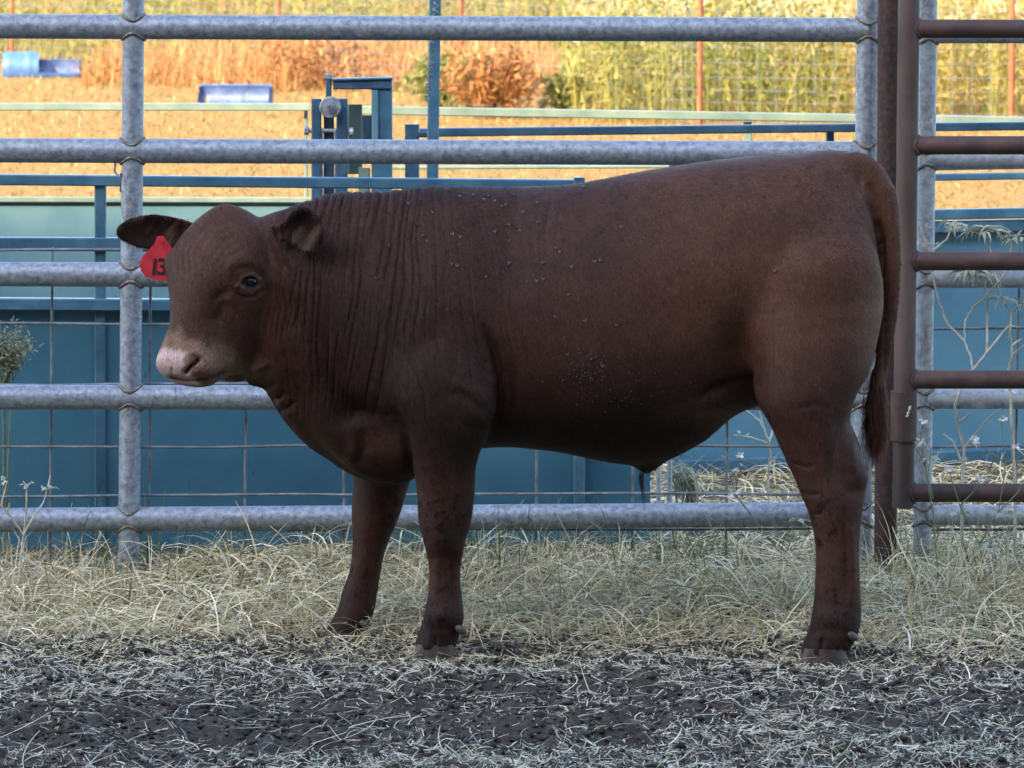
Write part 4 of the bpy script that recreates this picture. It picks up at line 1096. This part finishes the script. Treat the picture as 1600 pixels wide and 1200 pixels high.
sets.append(ribbons(np.stack([X, Y, ground_h(X, Y)], 1), U(0, 6.283, n), U(.2, 1.2, n), U(.01, .035, n), U(.0014, .0026, n), U(0, 1.5, n), U(-.5, .5, n), 3, palette(n, [(.26, .32, .24), (.34, .40, .31), (.42, .46, .36)], [1, 1, 1]), .001, True, .5))
blade_object('straw_litter', sets, M['straw'], 'pale broken straw scattered over the dark bare soil in front', 'straw')
# soil crumbs
n = 14000; X = U(-1.4, 1.4, n); Y = U(7.85, 9.75, n); r = .003+.016*rng.beta(1, 5, n)
octa = np.array([(1, 0, 0), (-1, 0, 0), (0, 1, 0), (0, -1, 0), (0, 0, 1), (0, 0, -1)], float); of = np.array([(0, 2, 4), (2, 1, 4), (1, 3, 4), (3, 0, 4), (2, 0, 5), (1, 2, 5), (3, 1, 5), (0, 3, 5)])
Vc = octa[None]*r[:, None, None]*rng.uniform(.55, 1.25, (n, 6, 1)); a = U(0, 6.28, n); Vr = Vc.copy()
Vr[..., 0] = Vc[..., 0]*np.cos(a)[:, None]-Vc[..., 1]*np.sin(a)[:, None]; Vr[..., 1] = Vc[..., 0]*np.sin(a)[:, None]+Vc[..., 1]*np.cos(a)[:, None]; Vr[..., 2] *= .75
Vr += np.stack([X, Y, ground_h(X, Y)+r*.35], 1)[:, None]
me = mesh_np('soil_crumbs', Vr.reshape(-1, 3), (of[None]+np.arange(n)[:, None, None]*6).reshape(-1, 3), np.repeat(palette(n, [(.030, .025, .021), (.064, .052, .043), (.12, .10, .085)], [3, 3, 1]), 6, axis=0))
tag(link('soil_crumbs', me, tint_mat('crumb', .95), None, False), 'dark crumbs of soil on the bare ground in front', 'soil', None, 'stuff')

# ------------------------------------------------------------------ the sunny field
GOLD = [(.31, .18, .052), (.37, .235, .08), (.23, .12, .032), (.45, .31, .12)]
sets = []
n = 75000; Y = 15.5+(52-15.5)*rng.beta(1.0, 1.25, n); X = U(-1, 1, n)*(.135*Y+1.0); z = np.zeros(n)
sets.append(ribbons(np.stack([X, Y, z], 1), U(0, 6.283, n), rng.normal(.5, .4, n), U(.018, .05, n)*(.5+Y/30), U(.003, .006, n)*(.5+Y/30), U(.2, 1.5, n), U(-.6, .6, n), 2, palette(n, GOLD, [3, 3, 2, 2]), .002, False))
blade_object('field_grass', sets, M['straw'], 'short golden dry grass of the sunny field beyond the pens', 'dry grass')
sets = []
n = 18500; Y = U(43, 62, n); X = -8.2+(U(0, 1, n)**.9)*8.7; k = Y > 44+6*fbm(X*.5, X*0, 88, 2)+12*(1-sstep(-5.4, -4.6, X)); X, Y = X[k], Y[k]; n = len(X); z = np.zeros(n)
warm = fbm(X*.7, Y*.25, 91, 3)[:, None]
col = palette(n, [(.36, .20, .07), (.42, .26, .10), (.33, .14, .045), (.28, .11, .035)], [3, 2, 3, 2]); grn = palette(n, [(.30, .25, .07), (.24, .22, .06)], [1, 1]); w = sstep(.5, .75, warm+(Y[:, None]-52)*.03); col = col*(1-w)+grn*w
sets.append(ribbons(np.stack([X, Y, z], 1), U(0, 6.283, n), U(.5, 1.6, n), U(.18, .60, n), U(.010, .02, n), U(.1, 1.8, n), U(-.4, .4, n), 3, col, .002, False))
blade_object('tall_dry_grass', sets, M['straw'], 'tall orange brown dry grass at the far left of the field', 'dry grass')

def patch(X, Y, c):
    """Plants stand in drifts: some golden, some rusty, some green."""
    g = fbm(X*.55+3, Y*.22, 131, 3)[:, None]; w = .85*sstep(.46, .64, g); c = c*(1-w)+np.array([(.40, .28, .085)])*rng.uniform(.7, 1.3, (len(c), 1))*w
    w2 = sstep(.58, .72, fbm(X*.8+9, Y*.3, 137, 3)[:, None])*.7; return c*(1-w2)+np.array([(.30, .15, .05)])*rng.uniform(.7, 1.3, (len(c), 1))*w2
def weeds(name, label, n, xr, Yr, hr, cols, probs, leaf=(.05, .11), seed_tops=True):
    """Upright leafy weeds: stalks with leaves all the way up."""
    X = U(*xr, n); Y = U(*Yr, n); X = X*Y/40.0
    H_ = U(*hr, n)*(.75+.5*fbm(X*.8, Y*.5, 97, 2)); L = 17
    st = ribbons(np.stack([X, Y, X*0], 1), U(0, 6.28, n), U(1.15, 1.57, n), H_, U(.008, .014, n), U(0, .3, n), X*0, 2, palette(n, cols, probs), .002, False)
    u = U(.08, 1.05, n*L); XX = np.repeat(X, L)+rng.normal(0, .05, n*L); YY = np.repeat(Y, L)+rng.normal(0, .05, n*L); ZZ = np.repeat(H_, L)*u
    m_ = n*L
    lf = ribbons(np.stack([XX, YY, ZZ], 1), U(0, 6.28, m_), U(-.3, 1.2, m_), U(*leaf, m_)*1.4, U(.014, .030, m_), U(.2, 1.4, m_), U(-.4, .4, m_), 2, patch(XX, YY, palette(m_, cols, probs, .3)), .002, False, .1)
    sets = [st, lf]
    if seed_tops:
        q = n*2; i = rng.integers(0, n, q); tp = np.stack([X[i]+rng.normal(0, .03, q), Y[i], H_[i]*U(.9, 1.05, q)], 1)
        sets.append(ribbons(tp, U(0, 6.28, q), U(.2, 1.3, q), U(.08, .2, q), U(.012, .022, q), U(.3, 1.3, q), U(-.4, .4, q), 2, palette(q, [(.50, .44, .28), (.42, .36, .18)], [1, 1]), .002, False))
    return blade_object(name, sets, M['leaf'], label, 'weeds')
GRN = [(.21, .215, .045), (.26, .24, .055), (.15, .175, .040), (.33, .27, .08), (.10, .12, .035)]
weeds('tall_weeds', 'dense yellow green weeds behind the wire fence at right', 1600, (.55, 6.2), (38.2, 47), (.65, 1.1), GRN, [3, 3, 2, 2, 1])
weeds('far_weeds', 'yellow green weeds along the far edge of the field', 2600, (-6.0, 6.0), (57, 70), (.9, 1.35), GRN, [3, 2.5, 2.5, 2, 1.5], (.06, .14))
def bush(name, label, x, ybase, w, h, cols, n):
    Y = F*CAMZ/(ybase-YH); c = onground(x, Y); t = empty(name, c, label, 'bush', 'bushes in the field')
    mb = MB()
    for k in range(9):
        a = random.uniform(0, 6.28); s = random.uniform(.2, .9)*w
        mb.tube([c, c+Vector((math.cos(a)*s*.5, math.sin(a)*s*.5, h*.5)), c+Vector((math.cos(a)*s, math.sin(a)*s, h*random.uniform(.75, 1)))], [.012, .008, .003], 5)
    mb.build('stem', M['bark'], t)
    u = rng.normal(0, 1, (n, 3)); u /= np.linalg.norm(u, axis=1)[:, None]; r = U(.1, 1, n)**.5*(.35+1.2*fbm(u[:, 0]*2.5+3, u[:, 2]*2.5+x, 3, 2))
    p = np.stack([c.x+u[:, 0]*r*w, c.y+u[:, 1]*r*w, np.maximum(.02, h*.52+u[:, 2]*r*h*.52)], 1)
    V, Q, cc = ribbons(p, U(0, 6.28, n), U(-.4, 1.3, n), U(.05, .12, n), U(.016, .03, n), U(0, 1.2, n), U(-.3, .3, n), 2, palette(n, cols, [1]*len(cols), .35), .002, False, .1)
    o = link('foliage', mesh_np('foliage', V, Q, cc), M['leaf'], t, False); o['kind'] = 'stuff'
RUST = [(.34, .15, .05), (.28, .11, .035), (.40, .22, .08)]
GR2 = [(.22, .23, .07), (.30, .29, .09), (.15, .17, .05)]
bush('bush', 'green leafy bush just right of the headgate post in the field', 690, 172, .42, .55, GR2, 1700)
bush('bush', 'rust brown dried bush right of the leaning bar', 770, 186, .50, .62, RUST, 2200)
bush('bush', 'small green bush in front of the wire fence', 880, 184, .22, .42, GR2, 800)
bush('bush', 'rust brown dried bush between headgate and left red post', 505, 138, .85, .55, RUST, 2200)

# wire fence on red posts
t = empty('wire_fence', onground(1093, 37.4), 'woven wire fence on thin red steel posts across the field', 'fence')
posts = [(1900, 36.5), (1580, 37), (1093, 37.4), (722, 44), (437, 49), (18, 55), (-500, 62)]
for i, (x, Y) in enumerate(posts):
    c = onground(x, Y); lean = Vector((random.uniform(-.02, .03), 0, 0)); mb = MB()
    top = c+Vector((0, 0, 1.45))+lean
    mb.bar(c, top, .045, .008, up=Vector((1, 0, 0))); mb.bar(c+Vector((0, -.018, 0)), top+Vector((0, -.018, 0)), .009, .03, up=Vector((1, 0, 0)))
    for k in range(22): mb.bar(c.lerp(top, .08+k*.041)+Vector((0, -.036, -.006)), c.lerp(top, .08+k*.041)+Vector((0, -.036, .006)), .014, .01, up=Vector((1, 0, 0)))
    mb.build('post', M['tpost'], t, smooth=False)
mb = MB()
for i in range(len(posts)-1):
    a, bq = onground(*posts[i]), onground(*posts[i+1]); L = (bq-a).length; d = Vector((0, .05, 0))
    for z in (.05, .13, .22, .32, .43, .55, .68, .82, .98, 1.15, 1.32):
        mid = (a+bq)/2+Vector((0, 0, -.015)); mb.tube([a+Vector((0, 0, z))+d, mid+Vector((0, 0, z))+d, bq+Vector((0, 0, z))+d], .0017, 4, False)
    nn = int(L/.16)
    for k in range(1, nn): 
        q = a.lerp(bq, k/nn)+d+Vector((random.uniform(-.01, .01), 0, 0)); mb.tube([q+Vector((0, 0, .04)), q+Vector((0, 0, .98))], .0014, 4, False)
o = mb.build('wire_netting', M['galv'], t); o['kind'] = 'stuff'

# split plastic drums
def drum(label, x, ybase, L, R, rotz, roll, full):
    Y = F*CAMZ/(ybase-YH); c = onground(x, Y); t = empty('plastic_drum', c, label, 'drum', 'blue plastic drums lying in the field')
    Rm = Matrix.Translation(c+Vector((0, 0, R*.72))) @ Matrix.Rotation(rotz, 4, 'Z')
    def shell(name, u0, u1, a0, a1, r, mat, th=.012):
        mb = MB(); na, nu = 28, 16
        for s in (0, 1):
            for j in range(nu+1):
                u = u0+(u1-u0)*j/nu; rib = .010*(math.exp(-((u-.33)/.02)**2)+math.exp(-((u-.67)/.02)**2)); e = 1-.13*max(0, abs(u-.5)-.44)/.06
                for i in range(na+1):
                    a = a0+(a1-a0)*i/na; rr = (r+rib)*e-th*s
                    mb.v.append(tuple(Rm @ Vector((L*(u-.5), rr*math.cos(a), rr*math.sin(a)))))
        n1 = na+1; off = n1*(nu+1)
        for j in range(nu):
            for i in range(na):
                q = j*n1+i; mb.f.append((q, q+1, q+1+n1, q+n1)); q += off; mb.f.append((q, q+n1, q+1+n1, q+1))
        for j in range(nu):
            for i in (0, na): q = j*n1+i; mb.f.append((q, q+n1, q+n1+off, q+off))
        for j in (0, nu):
            for i in range(na): q = j*n1+i; mb.f.append((q, q+1, q+1+off, q+off))
        return mb.build(name, mat, t)
    def disc(name, u, a0, a1, mat):
        mb = MB(); n = 28; 
        for s in (0, 1):
            mb.v.append(tuple(Rm @ Vector((L*(u-.5)+s*.012, 0, 0))))
            for i in range(n+1):
                a = a0+(a1-a0)*i/n; mb.v.append(tuple(Rm @ Vector((L*(u-.5)+s*.012, R*.87*math.cos(a), R*.87*math.sin(a)))))
        m_ = n+2
        for i in range(n): mb.f.append((0, i+1, i+2)); mb.f.append((m_, m_+i+2, m_+i+1)); mb.f.append((i+1, m_+i+1, m_+i+2, i+2))
        mb.build(name, mat, t)
    a0, a1 = roll, roll+math.pi*1.02
    shell('shell', full, 1.0, a0, a1, R, M['drum'])
    shell('liner', full+.01, .98, a0+.02, a1-.02, R-.014, M['drum_in'], .003)
    if full > 0: shell('shell', 0.0, full, 0, 2*math.pi-.001, R, M['drum'])
    disc('end_cap', .015, a0 if full == 0 else 0, a1 if full == 0 else 2*math.pi-.001, M['drum']); disc('end_cap', .97, a0, a1, M['drum'])
drum('half sunk pale blue plastic drum with torn dark right half, far left', 66, 121, .92, .175, .12, math.radians(205), .45)
drum('blue plastic drum cut open like a trough, lying left of the headgate', 366, 163, .72, .13, -.10, math.radians(225), 0)

# trees beyond the field
def tree(label, x, Y, h, rad, trunk_r, n=2600):
    c = onground(x, Y); t = empty('tree', c, label, 'tree', 'trees beyond the field'); mb = MB()
    pts = [c, c+Vector((.1, 0, h*.2)), c+Vector((-.05, .1, h*.45)), c+Vector((.1, .1, h*.8))]; mb.tube(pts, [trunk_r*1.3, trunk_r, trunk_r*.75, trunk_r*.25], 10)
    for k in range(9):
        a = k*2.4; s = c+Vector((0, 0, h*random.uniform(.22, .6))); e = s+Vector((math.cos(a)*rad*.7, math.sin(a)*rad*.7, h*.2)); mb.tube([s, s.lerp(e, .5)+Vector((0, 0, .2)), e], [trunk_r*.4, trunk_r*.25, trunk_r*.08], 6)
    mb.build('trunk', M['bark'], t)
    cl = rng.normal(0, 1, (60, 3)); cl /= np.linalg.norm(cl, axis=1)[:, None]; cl *= U(.45, 1, 60)[:, None]
    i = rng.integers(0, 60, n); p = cl[i]*np.array([rad, rad, h*.36])+rng.normal(0, .16*rad, (n, 3))*np.array([1, 1, .7])+np.array([c.x, c.y, h*.62])
    V, Q, cc = ribbons(p, U(0, 6.28, n), U(-.8, 1, n), U(.12, .26, n), U(.06, .12, n), U(0, .8, n), U(-.3, .3, n), 2, palette(n, [(.05, .075, .025), (.07, .10, .035), (.035, .055, .02)], [1, 1, 1], .3), .002, False, .1)
    o = link('crown', mesh_np('crown', V, Q, cc), M['leaf'], t, False); o['kind'] = 'stuff'
for (x, Y, h, r_, tr, lb) in ((1205, 82, 5.5, 2.2, .16, 'dark tree beyond the field above the hip of the bull'), (1290, 88, 6.0, 2.4, .2, 'dark tree beyond the field just left of the gate post'), (560, 90, 5.6, 2.4, .18, 'dark tree beyond the field above the headgate'),
                              (840, 95, 6.5, 2.6, .2, 'dark tree beyond the field above the back of the bull'), (250, 92, 6, 2.6, .2, 'dark tree beyond the field above the left upright'), (1560, 90, 6, 2.6, .2, 'dark tree beyond the field above the brown gate')):
    tree(lb, x, Y, h, r_, tr)

# ------------------------------------------------------------------ weeds along the panels
leaf_col = [(.44, .47, .37), (.52, .53, .43), (.36, .40, .30)]
def leaf_obj(parent, p, az, L, w, droop, col, name='leaf'):
    V, Q, c = ribbons(np.array([tuple(p)]), np.array([az]), np.array([.4]), np.array([L]), np.array([w]), np.array([droop]), np.array([random.uniform(-.3, .3)]), 5, np.array([col]), .0, False, .15)
    V = V.reshape(-1, 2, 3); mid = V.mean(1); wf = np.array([.3, .8, 1, .95, .6, .12])[:, None, None]
    V = mid[:, None]+(V-mid[:, None])*wf
    return link(name, mesh_np(name, V.reshape(-1, 3), Q, c), M['leaf'], parent, True)
def plant(name, label, Y, stems, leaves=(), r=(.0042, .0018), mat='stem_pale', group=None, flowers=(), root=None, lw=.015):
    x0, y0 = stems[0][0]; base = onground(root if root else x0, Y)
    t = empty(name, base, label, 'plant', group)
    for k, st in enumerate(stems):
        pts = [P(a, c, Y+.012*math.sin(k*2.1+i)) for i, (a, c) in enumerate(st)]
        if k == 0: pts = [base-Vector((0, 0, .01))]+pts
        n = len(pts); mb = MB()
        rr = [(r[0] if k == 0 else r[0]*.75)+(r[1]-(r[0] if k == 0 else r[0]*.75))*i/(n-1) for i in range(n)]
        fine = []; fr = []
        for i in range(n-1):
            for s in range(4):
                u = s/4; fine.append(pts[i].lerp(pts[i+1], u)+Vector((random.uniform(-1, 1), random.uniform(-1, 1), 0))*.0012*(s > 0)); fr.append(rr[i]+(rr[i+1]-rr[i])*u)
        fine.append(pts[-1]); fr.append(rr[-1]); mb.tube(fine, fr, 7); mb.build('stem', M[mat], t)
    for (x, y, cnt, L) in leaves:
        for q in range(int(cnt*1.8)):
            leaf_obj(t, P(x+random.uniform(-9, 9), y+random.uniform(-4, 6), Y+random.uniform(-.02, .02)), random.uniform(0, 6.28), L*random.uniform(.9, 1.6), lw*random.uniform(.8, 1.2), random.uniform(1.6, 2.3), random.choice(leaf_col))
    for (x, y) in flowers:
        c = P(x, y, Y-.01); mb = MB()
        for q in range(7):
            a = q*.9+random.random(); d = Vector((math.cos(a), -.45+.3*random.random(), math.sin(a)*.6+.15)); mb.tube([c, c+d*.006, c+d*.012], [.0012, .0032, .0012], 5, sy=.35)
        mb.build('flower', M['petal'], t)
    return t
Z8 = lambda pts: [(1380+a*.3667, 320+c*.3667) for a, c in pts]
plant('silverleaf_weed', 'pale branching weed with drooping grey leaves between gate and panel', 10.475,
      [Z8([(338, 1180), (345, 1040), (320, 930), (305, 860), (330, 790), (380, 700), (375, 650), (345, 580), (350, 490), (380, 440)]), Z8([(345, 1035), (400, 970), (450, 905), (505, 870)]), Z8([(330, 1090), (300, 1010), (255, 975)]), Z8([(345, 580), (275, 510), (240, 420), (210, 300), (195, 190), (150, 70)]), Z8([(320, 930), (350, 905), (375, 885)]),
       Z8([(385, 700), (440, 630), (535, 515), (570, 520)]), Z8([(440, 630), (442, 520), (447, 420), (430, 330), (385, 260)]), Z8([(380, 440), (440, 390), (540, 270), (580, 220), (592, 262)]), Z8([(210, 195), (270, 150), (300, 70), (340, 85)])],
      [(1380+380*.3667, 320+285*.3667, 14, .066), (1380+395*.3667, 320+300*.3667, 8, .05), (1380+300*.3667, 320+90*.3667, 8, .034), (1380+205*.3667, 320+160*.3667, 3, .02), (1380+460*.3667, 320+300*.3667, 3, .022), (1380+345*.3667, 320+95*.3667, 3, .022)])
plant('silverleaf_weed', 'pale forked weed with hanging leaves at the right edge behind the gate rails', 10.50,
      [Z8([(560, 1130), (545, 900), (535, 700), (550, 640), (540, 540), (545, 460), (500, 390), (470, 250), (440, 130)]), Z8([(550, 640), (600, 600), (640, 560)]), Z8([(545, 460), (575, 440), (600, 420)]), Z8([(540, 230), (545, 160), (510, 130)]), Z8([(545, 160), (590, 110)]), Z8([(550, 600), (575, 580), (590, 570)])],
      [(1380+438*.3667, 320+110*.3667, 15, .055), (1380+505*.3667, 320+400*.3667, 5, .035), (1380+570*.3667, 320+140*.3667, 6, .028), (1380+530*.3667, 320+120*.3667, 4, .02), (1380+595*.3667, 320+420*.3667, 4, .025)])
plant('dry_weed', 'bare pale forked stalk seen between the belly and hind leg', 11.6, [[(1200, 845), (1201, 780), (1200, 740), (1204, 710), (1200, 685), (1187, 657), (1160, 637)], [(1200, 692), (1192, 662), (1186, 640)], [(1198, 692), (1172, 683), (1146, 680)], [(1202, 690), (1207, 672), (1212, 660)]], [(1160, 678, 2, .012)])
plant('dry_weed', 'white dried weed with forked top standing at the left edge', 10.25, [[(27, 935), (30, 900), (37, 836), (20, 812), (2, 790), (10, 756), (4, 748)], [(37, 836), (41, 790), (42, 760), (36, 752)], [(37, 836), (54, 805), (68, 785), (79, 742)], [(42, 760), (48, 754)], [(20, 812), (12, 800), (15, 786)]], [(77, 760, 4, .016), (8, 750, 3, .012), (42, 757, 3, .012)], (.0032, .0016))
plant('green_weed', 'thin green stem with tiny white flowers in front of the hind leg gap', 10.45, [[(1262, 925), (1225, 870), (1185, 820), (1150, 775), (1140, 740), (1134, 716), (1128, 712)], [(1150, 775), (1152, 740), (1157, 714)], [(1225, 870), (1240, 835), (1236, 805)]], [(1140, 735, 3, .02), (1200, 840, 3, .025), (1238, 810, 3, .02)], (.0022, .0012), 'stem_green', 'flowering stems', [(1157, 712), (1149, 769), (1141, 775), (1250, 892)])
plant('green_weed', 'thin flowering stem beside the sleeve hinge of the gate', 10.33, [[(1466, 905), (1458, 800), (1446, 730), (1438, 690), (1442, 660)], [(1446, 730), (1432, 700), (1428, 690)], [(1458, 780), (1450, 745), (1455, 700)]], [(1440, 690, 4, .018), (1452, 720, 4, .02)], (.0022, .0012), 'stem_green', 'flowering stems', [(1442, 659)])
plant('green_weed', 'sprawling flowering stem in front of the lowest gate rail', 10.30, [[(1545, 930), (1530, 850), (1500, 790), (1490, 760), (1483, 733)], [(1530, 850), (1560, 800), (1570, 740), (1565, 650)], [(1565, 720), (1540, 700), (1522, 687)], [(1560, 800), (1590, 770), (1605, 740)], [(1500, 790), (1520, 770), (1532, 750)], [(1530, 850), (1575, 830), (1610, 800)]], [(1545, 850, 6, .03), (1575, 800, 5, .025), (1500, 800, 4, .02), (1525, 690, 3, .015)], (.0022, .0011), 'stem_green', 'flowering stems', [(1522, 686), (1588, 698), (1532, 749), (1483, 733), (1567, 655)])
# grey shrub at the left edge and hanging weed behind the mesh
def shrub(label, x, y0, y1, w, Y, n, hang=False):
    c = onground(x, Y); t = empty('shrub', c, label, 'shrub'); mb = MB(); tips = []
    for k in range(12):
        p0 = P(x+random.uniform(-.2, .2)*w, min(y1, ground_px(Y)), Y); p1 = P(x+random.uniform(-1, 1)*w, y0+random.uniform(0, .5)*(y1-y0), Y+random.uniform(-.06, .06)); mb.tube([c if k < 3 else p0, p0.lerp(p1, .5)+Vector((.01, 0, 0)), p1], [.003, .0024, .001], 5); tips += [p0.lerp(p1, random.uniform(.45, 1.02)) for _ in range(n//12)]
    mb.build('stem', M['stem_green' if not hang else 'stem_pale'], t); tp = np.array([tuple(q) for q in tips])+rng.normal(0, .012, (len(tips), 3)); q = len(tp)
    V, Q, cc = ribbons(tp, U(0, 6.28, q), U(-.5, 1.2, q) if not hang else U(-1.2, -.2, q), U(.008, .02, q)*(3 if hang else 1), U(.004, .009, q), U(0, 1.5, q), U(-.5, .5, q), 3, palette(q, [(.20, .22, .13), (.30, .30, .19), (.38, .36, .25)], [1, 1, 1]), 0, False, .2)
    o = link('foliage', mesh_np('foliage', V, Q, cc), M['leaf'], t, False); o['kind'] = 'stuff'
shrub('grey green shrub behind the wire grid at the left edge', 6, 500, 605, 40, 10.9, 900)
shrub('tangled pale hanging weed beside the end of the blue wall', 1068, 715, 800, 24, 11.45, 200, True)

# small things on the ground
def feather(label, x, y, sc):
    Y = F*CAMZ/(y+8-YH); c = P(x, y, Y); t = empty('feather', c, label, 'feather', 'white feathers on the hay')
    mb = MB(); mb.tube([c+Vector((-.012, 0, .012))*sc, c, c+Vector((.016, -.004, -.010))*sc], [.0006, .0010, .0007], 5); mb.build('quill', M['feather'], t)
    n = 46; u = U(0, 1, n); p = np.array([tuple(c+Vector((-.012, 0, .012))*sc*(1-a)+Vector((.016, -.004, -.010))*sc*a) for a in u])
    V, Q, cc = ribbons(p, U(0, 6.28, n), U(-.3, 1.2, n), U(.008, .02, n)*sc, U(.0012, .003, n)*sc, U(0, 1.6, n), U(-.5, .5, n), 3, palette(n, [(.62, .60, .63), (.5, .48, .5)], [1, 1]), .0, False)
    o = link('vane', mesh_np('vane', V, Q, cc), M['leaf'], t, False); o['kind'] = 'stuff'
feather('white feather caught in hay left of the hind hoof', 1181, 990, 1.0)
feather('small white feather in the hay at the right edge', 1494, 992, .6)
feather('small pale feather on the soil in front of the hind hoof', 1236, 1055, .5)
feather('small white feather at the bottom left on the soil', 222, 1184, .55)
def stick(label, pts, r):
    q = [P(a, c, F*CAMZ/(c-YH))+Vector((0, 0, .006)) for a, c in pts]; mb = MB(); mb.tube(q, [r*(.8+.4*random.random()) for _ in q], 7); tag(mb.build('twig', M['bark']), label, 'twig', 'twigs on the soil')
stick('thin dark twig lying on the soil between front and hind hooves', [(1085, 1103), (1110, 1107), (1140, 1106), (1172, 1108)], .003)
stick('short dark twig in the hay left of the hind hoof', [(1035, 1003), (1065, 1006), (1090, 1004)], .004)
stick('short dark twig in the hay behind the front hooves', [(618, 1020), (624, 1010), (630, 1003)], .003)
stick('pale dead twig with a fork on the dark soil', [(383, 1115), (388, 1104), (384, 1092), (386, 1086)], .003)
